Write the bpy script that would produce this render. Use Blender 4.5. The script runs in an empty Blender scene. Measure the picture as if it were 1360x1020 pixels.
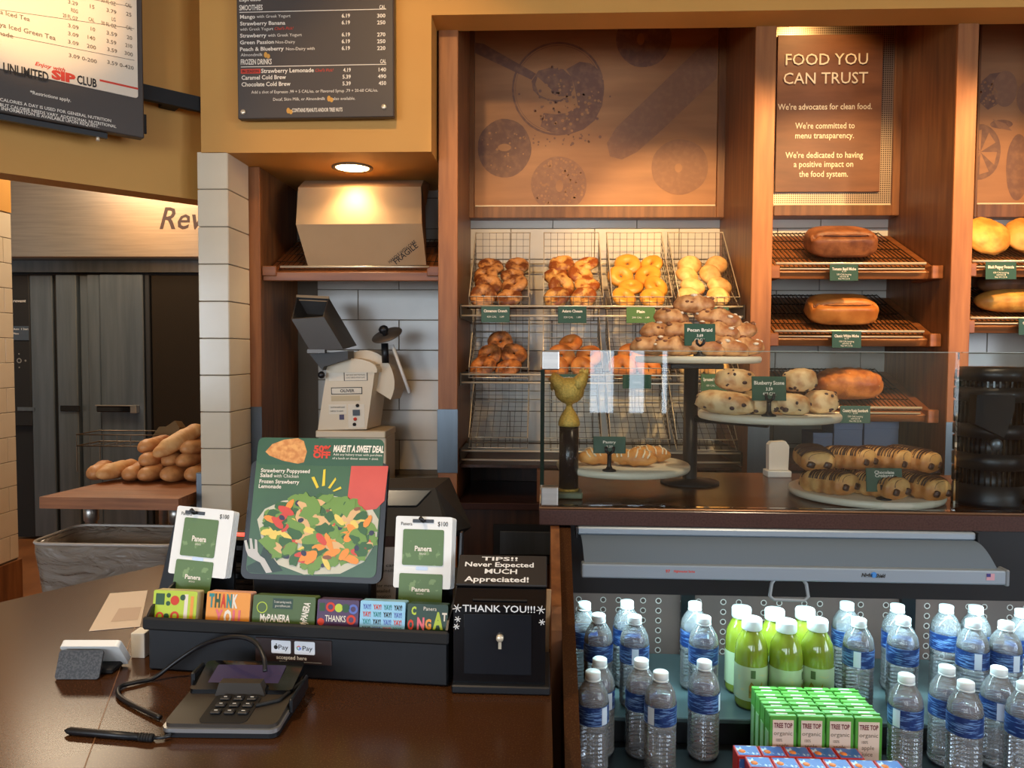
import bpy, bmesh, math, random
from mathutils import Vector, Matrix, noise
SC = bpy.context.scene
COL = SC.collection
RAD = math.radians

# ------------------------------------------------------------------ camera
F = 990.0; YAW = RAD(2.4); PIT = RAD(-2.49); ROL = RAD(0.3); EYE = 1.5
def ray(px, py):
    a = (px-680)/F; b = -(py-510)/F
    c, s = math.cos(ROL), math.sin(ROL)
    a, b = a*c-b*s, a*s+b*c
    cp, sp = math.cos(PIT), math.sin(PIT)
    y = cp-b*sp; z = sp+b*cp
    cy, sy = math.cos(YAW), math.sin(YAW)
    return Vector((a*cy-y*sy, a*sy+y*cy, z))
CAM = Vector((0, 0, EYE))
def PY(px, py, Y): r = ray(px, py); return CAM + r*(Y/r.y)
def PZ(px, py, Z): r = ray(px, py); return CAM + r*((Z-EYE)/r.z)
cd = bpy.data.cameras.new('camera'); cam = bpy.data.objects.new('camera', cd); COL.objects.link(cam)
fw = ray(680, 510); rt = (ray(681, 510)-fw).normalized(); up = (ray(680, 509)-fw).normalized(); fw = fw.normalized()
cam.matrix_world = Matrix(((rt.x, up.x, -fw.x, 0), (rt.y, up.y, -fw.y, 0), (rt.z, up.z, -fw.z, EYE), (0, 0, 0, 1)))
cd.sensor_width = 36; cd.lens = F/1360*36; cd.clip_start = .05
SC.camera = cam
SC.view_settings.view_transform = 'Standard'; SC.view_settings.look = 'None'
SC.view_settings.exposure = 0.0; SC.view_settings.gamma = 1; SC.view_settings.use_curve_mapping = False
SC.cycles.max_bounces = 10; SC.cycles.transparent_max_bounces = 24
SC.cycles.caustics_reflective = False; SC.cycles.caustics_refractive = False
SC.cycles.sample_clamp_indirect = 6

# ------------------------------------------------------------------ daylight and lamps of the room, plus added fill lights
W = bpy.data.worlds.new('sky'); SC.world = W; W.use_nodes = True
W.node_tree.nodes['Background'].inputs[0].default_value = (.62, .80, 1.0, 1)
W.node_tree.nodes['Background'].inputs[1].default_value = 2.2
def light(name, kind, loc, power, col, target=None, **k):
    d = bpy.data.lights.new(name, kind); d.energy = power; d.color = col
    o = bpy.data.objects.new(name, d); COL.objects.link(o); o.location = loc
    for a, b in k.items(): setattr(d, a, b)
    if target is not None:
        o.rotation_euler = (Vector(target)-Vector(loc)).to_track_quat('-Z', 'Y').to_euler()
    return o
DAY = (.78, .88, 1.0); WARM = (1.0, .60, .24); WARM2 = (1.0, .68, .36); LED = (.62, .93, 1.0)
WINS = [(-6.3, -4.5), (-4.2, -2.4), (-2.1, -.5), (.45, .78), (.86, 1.10), (1.20, 1.34)]   # window openings of the street wall
for i, (x0, x1) in enumerate(WINS):
    light('window_daylight', 'AREA', ((x0+x1)/2, -4.72, 1.72), 40*(x1-x0), DAY, ((x0+x1)/2, 0, 1.72),
          shape='RECTANGLE', size=x1-x0, size_y=1.75)
SIDEW = [(-3.9, -2.3), (-1.9, -.3)]                       # window openings of the right wall
for y0, y1 in SIDEW:
    light('window_daylight', 'AREA', (4.63, (y0+y1)/2, 1.72), 52*(y1-y0), DAY, (0, (y0+y1)/2, 1.72), shape='RECTANGLE', size=y1-y0, size_y=1.75)
SPOTS = [((.70, 1.75, 3.02), (.62, 3.5, 1.85), 190, 36), ((1.45, 1.75, 3.02), (1.25, 3.45, 1.8), 205, 48),
         ((2.2, 1.9, 3.02), (2.0, 3.3, 1.9), 190, 50), ((-.55, 1.7, 3.02), (-.5, 3.2, 2.1), 34, 62),
         ((-1.42, 1.75, 3.02), (-1.80, 2.50, 2.75), 60, 46), ((.5, .9, 3.02), (.5, 1.5, 1.0), 22, 74), ((-.9, .6, 3.02), (-.75, 1.3, .95), 95, 50),  # last entry is an added fill brightening the counter's left side
         ((-.2, 1.9, 3.02), (.15, 3.45, 1.8), 70, 46), ((.9, 1.15, 3.02), (.72, 1.8, 1.25), 52, 44), ((1.22, 3.14, 3.08), (1.15, 3.5, 2.45), 9, 110)]
for p, t, e, a in SPOTS:
    light('track_or_fill_spot', 'SPOT', p, e, WARM if p[1] > 1.3 else (1.0, .76, .50), t, spot_size=RAD(a), spot_blend=.55, shadow_soft_size=.035)

light('kitchen_fill', 'AREA', (-3.2, 4.6, 3.1), 60, (1.0, .80, .56), (-3.2, 4.6, 0), shape='RECTANGLE', size=1.2, size_y=.6)  # added fill light to brighten the kitchen, not a known fixture
light('kitchen_fill', 'AREA', (-2.2, 3.5, 3.1), 14, (1.0, .76, .50), (-2.2, 3.5, 0), shape='RECTANGLE', size=.6, size_y=.6)  # second added fill, above the bread table
# ------------------------------------------------------------------ helpers
def lin(c): c = c/255; return c/12.92 if c <= .04045 else ((c+.055)/1.055)**2.4
def C(r, g, b): return (lin(r), lin(g), lin(b), 1)
def mat(name, col, rough=.5, metal=0, noise2=None, bump=None, emit=None, spec=.5, coat=0, sss=0):
    """noise2=(scale, colour2, lo, hi, stretch xyz)  bump=(scale, strength)"""
    m = bpy.data.materials.new(name); m.use_nodes = True; nt = m.node_tree; N = nt.nodes; L = nt.links
    b = N['Principled BSDF']; b.inputs['Base Color'].default_value = col
    b.inputs['Roughness'].default_value = rough; b.inputs['Metallic'].default_value = metal
    b.inputs['Specular IOR Level'].default_value = spec; b.inputs['Coat Weight'].default_value = coat
    if emit: b.inputs['Emission Color'].default_value = emit[0]; b.inputs['Emission Strength'].default_value = emit[1]
    if noise2 or bump:
        tc = N.new('ShaderNodeTexCoord')
    if noise2:
        sc, c2, lo, hi, st = noise2
        mp = N.new('ShaderNodeMapping'); mp.inputs['Scale'].default_value = st
        nz = N.new('ShaderNodeTexNoise'); nz.inputs['Scale'].default_value = sc; nz.inputs['Detail'].default_value = 5
        rp = N.new('ShaderNodeValToRGB'); rp.color_ramp.elements[0].position = lo; rp.color_ramp.elements[1].position = hi
        rp.color_ramp.elements[0].color = col; rp.color_ramp.elements[1].color = c2
        L.new(tc.outputs['Object'], mp.inputs[0]); L.new(mp.outputs[0], nz.inputs['Vector'])
        L.new(nz.outputs['Fac'], rp.inputs[0]); L.new(rp.outputs[0], b.inputs['Base Color'])
    if bump:
        n2 = N.new('ShaderNodeTexNoise'); n2.inputs['Scale'].default_value = bump[0]; n2.inputs['Detail'].default_value = 4
        bp = N.new('ShaderNodeBump'); bp.inputs['Strength'].default_value = bump[1]; bp.inputs['Distance'].default_value = .004
        L.new(tc.outputs['Object'], n2.inputs['Vector']); L.new(n2.outputs['Fac'], bp.inputs['Height']); L.new(bp.outputs[0], b.inputs['Normal'])
    return m
def glass(name, tint=(1, 1, 1, 1), ior=1.45, rough=.01, haze=0, hazecol=(1, 1, 1, 1), wr=None):
    m = bpy.data.materials.new(name); m.use_nodes = True; nt = m.node_tree; N = nt.nodes; L = nt.links
    N.remove(N['Principled BSDF']); out = N['Material Output']
    t = N.new('ShaderNodeBsdfTransparent'); t.inputs[0].default_value = tint
    g = N.new('ShaderNodeBsdfGlossy'); g.inputs['Roughness'].default_value = rough
    fr = N.new('ShaderNodeFresnel'); fr.inputs[0].default_value = ior
    mx = N.new('ShaderNodeMixShader'); L.new(fr.outputs[0], mx.inputs[0]); L.new(g.outputs[0], mx.inputs[2])
    if haze:
        d = N.new('ShaderNodeBsdfDiffuse'); d.inputs[0].default_value = hazecol
        m2 = N.new('ShaderNodeMixShader'); m2.inputs[0].default_value = haze
        L.new(t.outputs[0], m2.inputs[1]); L.new(d.outputs[0], m2.inputs[2]); L.new(m2.outputs[0], mx.inputs[1])
    else: L.new(t.outputs[0], mx.inputs[1])
    if wr:
        tc = N.new('ShaderNodeTexCoord'); mp = N.new('ShaderNodeMapping'); mp.inputs['Scale'].default_value = wr[1]; nz = N.new('ShaderNodeTexNoise'); nz.inputs['Scale'].default_value = wr[0]; nz.inputs['Detail'].default_value = 6; nz.inputs['Distortion'].default_value = 1.2
        bp = N.new('ShaderNodeBump'); bp.inputs['Strength'].default_value = 1; bp.inputs['Distance'].default_value = .03
        L.new(tc.outputs['Object'], mp.inputs[0]); L.new(mp.outputs[0], nz.inputs['Vector']); L.new(nz.outputs['Fac'], bp.inputs['Height'])
        for nd in N:
            if nd.type in ('BSDF_GLOSSY', 'BSDF_DIFFUSE', 'FRESNEL'): L.new(bp.outputs[0], nd.inputs['Normal'])
    L.new(mx.outputs[0], out.inputs[0])
    return m
class MB:
    def __init__(s): s.v = []; s.f = []; s.m = []; s.sm = []
    def add(s, vs, fs, mi=0, smooth=False, M=None):
        o = len(s.v)
        s.v += [tuple(M @ Vector(v)) if M is not None else tuple(v) for v in vs]
        for f in fs: s.f.append([i+o for i in f]); s.m.append(mi); s.sm.append(smooth)
        return s
    def box(s, a, b, mi=0, M=None):
        x0, y0, z0 = a; x1, y1, z1 = b
        return s.add([(x0,y0,z0),(x1,y0,z0),(x1,y1,z0),(x0,y1,z0),(x0,y0,z1),(x1,y0,z1),(x1,y1,z1),(x0,y1,z1)],
                     [(0,3,2,1),(4,5,6,7),(0,1,5,4),(1,2,6,5),(2,3,7,6),(3,0,4,7)], mi, False, M)
    def bbox(s, a, b, r=.003, mi=0, M=None, seg=1, smooth=False):
        bm = bmesh.new(); bmesh.ops.create_cube(bm, size=1)
        for v in bm.verts:
            for k in range(3): v.co[k] = a[k]+(v.co[k]+.5)*(b[k]-a[k])
        bmesh.ops.bevel(bm, geom=bm.edges[:]+bm.verts[:], offset=r, segments=seg, profile=.5, affect='EDGES', clamp_overlap=True)
        bm.verts.index_update()
        s.add([v.co[:] for v in bm.verts], [[v.index for v in f.verts] for f in bm.faces], mi, smooth, M); bm.free(); return s
    def prism(s, poly, y0, y1, mi=0, M=None, smooth=False):
        """poly in (x,z), counter-clockwise seen from -y; extruded from y0 (front) to y1"""
        n = len(poly)
        return s.add([(x, y0, z) for x, z in poly]+[(x, y1, z) for x, z in poly],
                     [list(range(n)), list(range(2*n-1, n-1, -1))]+[(i, i+n, (i+1) % n+n, (i+1) % n) for i in range(n)], mi, smooth, M)
    def lathe(s, prof, n=20, mi=0, smooth=True, M=None, sx=1, sy=1, cap=True):
        vs = []; fs = []
        for r, z in prof:
            vs += [(r*sx*math.cos(2*math.pi*i/n), r*sy*math.sin(2*math.pi*i/n), z) for i in range(n)]
        for k in range(len(prof)-1):
            for i in range(n):
                j = (i+1) % n; fs.append((k*n+i, k*n+j, (k+1)*n+j, (k+1)*n+i))
        if cap:
            if prof[0][0] > 1e-5: fs.append(list(range(n-1, -1, -1)))
            if prof[-1][0] > 1e-5: fs.append([(len(prof)-1)*n+i for i in range(n)])
        return s.add(vs, fs, mi, smooth, M)
    def tube(s, pts, r, n=6, mi=0, smooth=True, M=None, closed=False):
        pts = [Vector(p) for p in pts]; K = len(pts); vs = []; fs = []; rr = r if isinstance(r, (list, tuple)) else [r]*K
        ref = None
        for k in range(K):
            a = pts[(k-1) % K] if (k or closed) else pts[0]; b = pts[(k+1) % K] if (k < K-1 or closed) else pts[-1]
            d = (b-a).normalized()
            if ref is None: ref = Vector((0, 0, 1)) if abs(d.z) < .9 else Vector((1, 0, 0))
            u = (ref-d*ref.dot(d)).normalized(); w = d.cross(u); ref = u
            for i in range(n):
                t = 2*math.pi*(i+.5)/n; vs.append(pts[k]+(u*math.cos(t)+w*math.sin(t))*rr[k])
        for k in range(K if closed else K-1):
            q = (k+1) % K
            for i in range(n): fs.append((k*n+i, k*n+(i+1) % n, q*n+(i+1) % n, q*n+i))
        if not closed: fs += [list(range(n-1, -1, -1)), [(K-1)*n+i for i in range(n)]]
        return s.add(vs, fs, mi, smooth, M)
    def wire(s, a, b, r=.0014, mi=0, M=None): return s.tube([a, b], r, 4, mi, False, M)
    def sphere(s, fn, nu=20, nv=12, mi=0, smooth=True, M=None):
        vs = [fn(Vector((0, 0, -1)))]
        for k in range(1, nv):
            t = -math.pi/2+math.pi*k/nv
            for i in range(nu):
                p = 2*math.pi*i/nu; vs.append(fn(Vector((math.cos(t)*math.cos(p), math.cos(t)*math.sin(p), math.sin(t)))))
        vs.append(fn(Vector((0, 0, 1)))); fs = []
        for i in range(nu): fs.append((0, 1+(i+1) % nu, 1+i))
        for k in range(nv-2):
            for i in range(nu):
                a = 1+k*nu; b = a+nu; j = (i+1) % nu; fs.append((a+i, a+j, b+j, b+i))
        e = len(vs)-1; a = 1+(nv-2)*nu
        for i in range(nu): fs.append((a+i, a+(i+1) % nu, e))
        return s.add(vs, fs, mi, smooth, M)
    def disc(s, cx, cz, rx, rz, y, n=28, mi=0, M=None):
        return s.add([(cx+rx*math.cos(2*math.pi*i/n), y, cz+rz*math.sin(2*math.pi*i/n)) for i in range(n)], [list(range(n))], mi, False, M)
    def ring(s, cx, cz, r0, r1, y, n=32, mi=0, asp=1, M=None):
        vs = []
        for r in (r0, r1): vs += [(cx+r*math.cos(2*math.pi*i/n), y, cz+asp*r*math.sin(2*math.pi*i/n)) for i in range(n)]
        return s.add(vs, [(i, i+n, (i+1) % n+n, (i+1) % n) for i in range(n)], mi, False, M)
    def mesh(s, name, mats):
        me = bpy.data.meshes.new(name); me.from_pydata(s.v, [], s.f)
        for m in (mats if isinstance(mats, (list, tuple)) else [mats]): me.materials.append(m)
        me.polygons.foreach_set('material_index', s.m); me.polygons.foreach_set('use_smooth', s.sm); me.update(); return me
    def build(s, name, mats, parent=None, loc=None, rot=None):
        return link(name, s.mesh(name, mats), parent, loc, rot)
def link(name, me, parent=None, loc=None, rot=None):
    o = bpy.data.objects.new(name, me); COL.objects.link(o)
    if parent is not None: o.parent = parent
    if loc is not None: o.location = loc
    if rot is not None: o.rotation_euler = rot
    return o
def tag(o, label, cat, group=None):
    o['label'] = label; o['category'] = cat
    if group: o['group'] = group
    return o
def struct(o, label=None):
    o['kind'] = 'structure'
    if label: o['label'] = label; o['category'] = o.name.split('_')[0].split('.')[0]
    return o
def thing(name, label, cat, loc=(0, 0, 0), rz=0, group=None, M=None):
    o = bpy.data.objects.new(name, None); COL.objects.link(o); o.empty_display_size = .05
    if M is not None: o.matrix_world = M
    else: o.location = loc; o.rotation_euler = (0, 0, rz)
    return tag(o, label, cat, group)
def dup(o, parent=None):
    c = o.copy(); COL.objects.link(c); c.parent = parent
    for ch in o.children: dup(ch, c)
    return c
class Plane:
    """a flat sign: local x along U, local z along W, local -y towards the viewer"""
    def __init__(s, O, U, W):
        s.O = Vector(O); s.U = (Vector(U)).normalized(); W = Vector(W); s.W = (W-s.U*W.dot(s.U)).normalized(); s.N = s.U.cross(s.W)
        d = -s.N
        s.M = Matrix(((s.U.x, d.x, s.W.x, s.O.x), (s.U.y, d.y, s.W.y, s.O.y), (s.U.z, d.z, s.W.z, s.O.z), (0, 0, 0, 1)))
    def hit(s, px, py, off=0):
        r = ray(px, py); t = ((s.O+s.N*off)-CAM).dot(s.N)/r.dot(s.N); p = CAM+r*t-s.O; return (p.dot(s.U), p.dot(s.W))
    def sub(s, off): return Plane(s.O+s.N*off, s.U, s.W)
TXT = []
def lettering(parent, m, items, off=.0008, M=None, name='lettering', bold=0, shear=0, each=False):
    """items: (text, x, z, width or None, height, [align])"""
    if items: TXT.append((parent, m, items, off, M, name, bold, shear, each))
def pxi(pl, rows):
    out = []
    for r in rows:
        t, x0, yb, x1, h = r[:5]
        a = pl.hit(x0, yb); b = pl.hit(x1, yb); c = pl.hit(x0, yb-h)
        out.append((t, a[0], a[1], b[0]-a[0], c[1]-a[1]))
    return out
def flush_text():
    jobs = []
    for g in TXT:
        for it in g[2]:
            cu = bpy.data.curves.new('t', 'FONT'); cu.body = it[0]; cu.size = 1; cu.resolution_u = 2; cu.offset = g[6]; cu.shear = g[7]
            o = bpy.data.objects.new('t', cu); COL.objects.link(o); jobs.append(o)
    dg = bpy.context.evaluated_depsgraph_get(); dg.update(); k = 0
    for parent, m, items, off, M, name, bold, shear, each in TXT:
        mb = MB()
        for it in items:
            o = jobs[k]; k += 1
            me = o.evaluated_get(dg).to_mesh()
            vs = [v.co.copy() for v in me.vertices]; fs = [list(p.vertices) for p in me.polygons]
            o.evaluated_get(dg).to_mesh_clear()
            if not vs: continue
            x0 = min(v.x for v in vs); x1 = max(v.x for v in vs); hs = it[4]/.70
            ws = hs if it[3] is None else it[3]/max(x1-x0, 1e-6)
            dx = -x0*ws
            if len(it) > 5 and it[5] == 'c': dx = -(x0+x1)/2*ws
            mb.add([(it[1]+dx+v.x*ws, -off, it[2]+v.y*hs) for v in vs], fs, 0, False, M)
        if mb.v and not each: mb.build(name, m, parent)['kind'] = 'stuff'
        elif mb.v:                                            # one object per letter (connected island)
            root = list(range(len(mb.v)))
            def find(i):
                while root[i] != i: root[i] = root[root[i]]; i = root[i]
                return i
            for f in mb.f:
                for i in f[1:]: root[find(i)] = find(f[0])
            isl = {}
            for f in mb.f: isl.setdefault(find(f[0]), []).append(f)
            for fs in isl.values():
                ids = sorted({i for f in fs for i in f}); mp_ = {v: k_ for k_, v in enumerate(ids)}
                MB().add([mb.v[i] for i in ids], [[mp_[i] for i in f] for f in fs]).build(name, m, parent)
    for o in jobs:
        cu = o.data; bpy.data.objects.remove(o); bpy.data.curves.remove(cu)
def rrect(x0, z0, x1, z1, r, n=4):
    p = []
    for cx, cz, a in ((x1-r, z0+r, -90), (x1-r, z1-r, 0), (x0+r, z1-r, 90), (x0+r, z0+r, 180)):
        p += [(cx+r*math.cos(RAD(a+90*i/n)), cz+r*math.sin(RAD(a+90*i/n))) for i in range(n+1)]
    return p

# ------------------------------------------------------------------ materials
AMBER = mat('amber_paint', C(214, 158, 78), .6, noise2=(2.0, C(205, 148, 70), .3, .7, (1, 1, 1)), bump=(160, .05))
TILE = mat('cream_glazed_tile', C(226, 212, 186), .16, noise2=(3, C(216, 200, 172), .35, .65, (1, 1, 1)))
TILEW = mat('pale_wall_tile', C(222, 216, 202), .22, noise2=(3, C(210, 204, 190), .35, .65, (1, 1, 1)))
GROUT = mat('grout', C(120, 108, 92), .9)
def wood(name, c1, c2, st, rough=.42, sc=9):
    return mat(name, c1, rough, noise2=(sc, c2, .32, .68, st), bump=(60, .05))
WOODV = wood('walnut_panel', C(140, 90, 50), C(104, 62, 34), (4, 4, .35))
WOODH = wood('walnut_board', C(150, 92, 48), C(116, 66, 34), (.35, 4, 4))
WOODL = wood('light_walnut_post', C(166, 106, 58), C(138, 84, 44), (5, 5, .4), .5)
WOODD = wood('dark_wood', C(74, 46, 30), C(48, 30, 20), (4, 4, .4))
BUTCH = wood('butcher_block', C(166, 104, 58), C(132, 78, 40), (.5, 9, 9), .45)
STEEL = mat('brushed_steel', C(182, 178, 170), .30, .85, noise2=(5, C(168, 164, 158), .35, .65, (.6, .6, 18)))
STEELD = mat('dark_steel', C(112, 122, 130), .32, .65, noise2=(3, C(98, 108, 116), .35, .65, (7, 7, .5)))
CHROME = mat('chrome_wire', C(222, 210, 186), .28, .45)
BWIRE = mat('dark_bronze_wire', C(92, 78, 62), .38, .9)
BLACK = mat('black_plastic', C(22, 24, 28), .38)
BLACKG = mat('black_gloss', C(14, 15, 18), .10)
BLACKM = mat('black_matte', C(16, 16, 17), .7)
GRANITE = mat('brown_solid_surface', C(66, 40, 22), .22, noise2=(420, C(88, 58, 32), .52, .72, (1, 1, 1)), spec=.22)
TIERM = mat('dark_laminate', C(72, 50, 46), .22, noise2=(240, C(58, 40, 38), .4, .7, (1, 1, 1)))
FLOORM = mat('brown_floor_tile', C(132, 84, 48), .35, noise2=(3, C(108, 66, 36), .35, .65, (1, 1, 1)))
CEIL = mat('ceiling_paint', C(206, 176, 132), .8)
PLASTER = mat('dining_wall_paint', C(196, 172, 140), .8)
GLASS = glass('clear_glass', (.96, .985, .975, 1))
GLASSE = mat('glass_edge', C(16, 40, 34), .1)
WHITE = mat('white_plastic', C(236, 236, 232), .4)
PAPER = mat('white_paper', C(238, 226, 212), .8)
INKW = mat('ink_white', C(240, 232, 216), .6)
INKB = mat('ink_black', C(30, 26, 24), .6)
INKR = mat('ink_red', C(214, 66, 44), .6)
INKY = mat('ink_yellow', C(232, 206, 60), .6)
CHALK = mat('ink_chalk', C(228, 228, 226), .8)
TAGG = mat('sign_green', C(32, 74, 52), .45)
TAGG2 = mat('sign_green_light', C(74, 112, 52), .45)
MARBLE = mat('cream_stone_plate', C(232, 222, 198), .35)
# ================================================================== the setting
YW = 3.60        # tiled back wall
YP = 3.05        # front of the wood uprights
YF = 2.90        # painted bulkhead face
ZF = 2.787; ZS = 2.27; ZC = 3.12
struct(MB().box((-7, -4.9, -.1), (4.6, 7.2, 0)).build('floor', FLOORM), 'brown tiled floor')
struct(MB().box((-7, -4.9, ZC), (4.6, 7.2, ZC+.1)).build('ceiling', CEIL), 'painted ceiling above the shop')
def tiles(parent, P0, U, n_cols, w, h, z0, rows, mname, m, offs=.5, xmin=0, xmax=1, gap=.0035, th=.006, brick=True):
    """rows of glazed tiles on a wall; P0 wall point, U along the wall, outward normal = U x Z"""
    U = Vector(U).normalized(); Nn = U.cross(Vector((0, 0, 1))); rz = math.atan2(U.y, U.x); cache = {}
    for r in range(rows):
        x = xmin - (w*offs if (brick and r % 2) else 0)
        while x < xmax-1e-4:
            a = max(x, xmin)+gap/2; b = min(x+w, xmax)-gap/2
            if b-a > .01:
                k = round(b-a, 4)
                if k not in cache: cache[k] = MB().bbox((0, -th, gap/2), (k, .002, h-gap/2), .0018).mesh(mname, m)
                p = Vector(P0)+U*a
                link(mname, cache[k], parent, (p.x, p.y, z0+r*h), (0, 0, rz))
            x += w
TW, TH = .40, .146
wb = struct(MB().box((-1.40, YW, 0), (3.6, YW+.12, ZC)).build('wall_back', GROUT), 'pale tiled wall behind the shelves and slicer')
tiles(wb, (-1.10, YW, 0), (1, 0, 0), 0, TW, TH, .92, 10, 'tile', TILEW, xmin=0, xmax=.72)
tiles(wb, (-.36, YW, 0), (1, 0, 0), 0, TW, TH, .92, 10, 'tile', TILEW, xmin=0, xmax=1.20)
tiles(wb, (.90, YW, 0), (1, 0, 0), 0, TW, TH, .92, 10, 'tile', TILEW, xmin=0, xmax=.74)
tiles(wb, (1.68, YW, 0), (1, 0, 0), 0, TW, TH, .92, 10, 'tile', TILEW, xmin=0, xmax=.7)
# bulkheads
fas = struct(MB().box((-.438, YF, ZF), (3.6, YP-.005, ZC)).build('wall_bulkhead', AMBER), 'amber painted bulkhead above the bread bays')
xl = PY(266, 100, YF).x
sof = struct(MB().box((xl, YF, ZS), (-.438, YW-.002, ZC)).build('wall_bulkhead_low', AMBER), 'lower amber bulkhead with the drinks menu board')
sof.data.materials[0] = AMBER
# diagonal wall over the kitchen opening
A0 = Vector((-1.418, 3.0, 0)); D45 = Vector((-1, -1, 0)).normalized(); ND = Vector((1, -1, 0)).normalized()
ang = math.atan2(1, 1)
hd = MB().box((-3.6, 0, 2.11), (.25, .12, ZC)).build('wall_diagonal', AMBER, None, (A0.x, A0.y, 0), (0, 0, ang)); struct(hd, 'diagonal amber wall over the kitchen opening')
# tiled column beside the opening
c0 = PY(261, 210, YF).x; c1 = PY(302, 210, YF).x; COLX = c0
colm = struct(MB().box((c0+.008, YF+.008, 0), (c1-.008, 3.12, ZS)).build('wall_column', GROUT), 'narrow column clad in cream glazed tiles')
tiles(colm, (c0, YF+.008, 0), (1, 0, 0), 0, .3, TH, -.06, 16, 'tile', TILE, xmin=0, xmax=c1-c0, brick=False, th=.008)
tiles(colm, (c1-.008, YF, 0), (0, 1, 0), 0, .3, TH, -.06, 16, 'tile', TILE, xmin=0, xmax=.21, brick=False, th=.008)
MB().bbox((-.004, -.004, 0), (.022, .03, .21), .002).build('corner_guard', STEELD, colm, (c0-.016, YF+.005, .80))
# pillar at the kitchen's left edge, its right face tiled
q = PY(20, 500, 4.3)
pil = struct(MB().box((q.x-.8, 3.3, .0), (q.x-.012, 4.3, 2.25)).build('wall_pillar', GROUT), 'tiled pillar end at the left of the kitchen opening')
tiles(pil, (q.x-.012, 3.3, 0), (0, 1, 0), 0, .31, TH, .25, 14, 'tile', TILE, xmin=0, xmax=1.0, brick=True, th=.01)
tiles(pil, (q.x-.8, 3.3, 0), (1, 0, 0), 0, .31, TH, .25, 14, 'tile', TILE, xmin=0, xmax=.79, brick=True, th=.01)
struct(MB().box((q.x-.8, 3.28, 0), (q.x+.01, 4.31, .24)).build('baseboard_left', WOODV), 'wood base under the tiled pillar')
struct(MB().box((q.x-.8, 3.3, 2.30), (q.x-.0, 4.3, ZC)).build('wall_pillar_top', AMBER), 'amber paint above the tiled pillar')
# far kitchen walls and the dining room behind the camera
struct(MB().box((-7, 6.9, 0), (-1.4, 7.0, ZC)).build('wall_kitchen', PLASTER), 'kitchen wall behind the oven')
struct(MB().box((-1.40, YW+.12, 0), (-1.28, 6.9, ZC)).build('wall_kitchen_side', PLASTER), 'kitchen side wall')
struct(MB().box((-7, -4.9, 0), (-6.9, 6.9, ZC)).build('wall_left', PLASTER), 'left outer wall')
rw_ = MB().box((4.5, -4.9, 0), (4.6, 7.0, .82)).box((4.5, -4.9, 2.62), (4.6, 7.0, ZC)); ys_ = [-4.9]+[v for w_ in SIDEW for v in w_]+[7.0]
for i in range(0, len(ys_), 2): rw_.box((4.5, ys_[i], .82), (4.6, ys_[i+1], 2.62))
struct(rw_.build('wall_right', PLASTER), 'right outer wall with windows')
for i, (y0, y1) in enumerate(SIDEW):
    w_ = MB().box((4.52, y0, .82), (4.58, y0+.04, 2.62)).box((4.52, y1-.04, .82), (4.58, y1, 2.62)).box((4.52, y0+.04, .82), (4.58, y1-.04, .86)).box((4.52, y0+.04, 2.58), (4.58, y1-.04, 2.62))
    struct(w_.build('window_%d' % (i+11), BLACK), 'side window in a dark frame')
xs = [-6.9]+[v for w_ in WINS for v in w_]+[4.5]
fb = MB()
for i in range(0, len(xs), 2): fb.box((xs[i], -4.7, .82), (xs[i+1], -4.55, 2.62))
fb.box((-6.9, -4.7, 0), (4.5, -4.55, .82)); fb.box((-6.9, -4.7, 2.62), (4.5, -4.55, ZC))
struct(fb.build('wall_front', PLASTER), 'street wall with windows')
for i, (x0, x1) in enumerate(WINS):
    w_ = MB(); t = .04
    w_.box((x0, -4.66, .82), (x0+t, -4.58, 2.62)).box((x1-t, -4.66, .82), (x1, -4.58, 2.62)).box((x0+t, -4.66, .82), (x1-t, -4.58, .86)).box((x0+t, -4.66, 2.58), (x1-t, -4.58, 2.62))
    struct(w_.build('window_%d' % (i+1), BLACK), 'street window in a dark frame')

# ------------------------------------------------------------------ wood uprights between the bays
def upright(n, xa, xb, y0, label, guard=None, ztop=ZC, m=WOODL):
    o = struct(MB().box((xa, y0, 0), (xb, YW-.001, ztop)).build('trim_%d' % n, WOODV), label)
    MB().bbox((xa-.001, y0-.014, 0), (xb+.001, y0, ztop), .002).build('front_post', m, o)
    if guard: MB().bbox((xa-.004, y0-.018, guard[0]), (xb+.004, y0-.0145, guard[1]), .001).build('steel_guard', STEELD, o)
    return o
x1a, x1b = PY(583, 300, YP).x, PY(608, 300, YP).x
x2a, x2b = PY(1003, 40, YP).x, PY(1030, 40, YP).x
x3a, x3b = PY(1270, 60, YP).x, PY(1297, 60, YP).x
upright(1, x1a, x1b, YP, 'wood upright between the slicer niche and the bagel bay', (1.0, PY(590, 543, YP).z), ZF+.2)
upright(2, x2a, x2b, YP, 'wood upright between the bagel bay and the loaf bay', (.9, PY(1010, 562, YP).z))
upright(3, x3a, x3b, YP, 'wood upright right of the loaf bay', (.9, PY(1270, 560, YP).z))
xa, xb = PY(327, 400, 3.12).x, PY(346, 400, 3.12).x
upright(4, xa, xb, 3.13, 'wood end panel left of the slicer niche', (.9, PY(335, 540, 3.12).z), ZS)
struct(MB().box((2.42, YP, 0), (2.5, YW-.001, ZC)).build('trim_5', WOODV), 'wood end panel right of the last bay')
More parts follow.
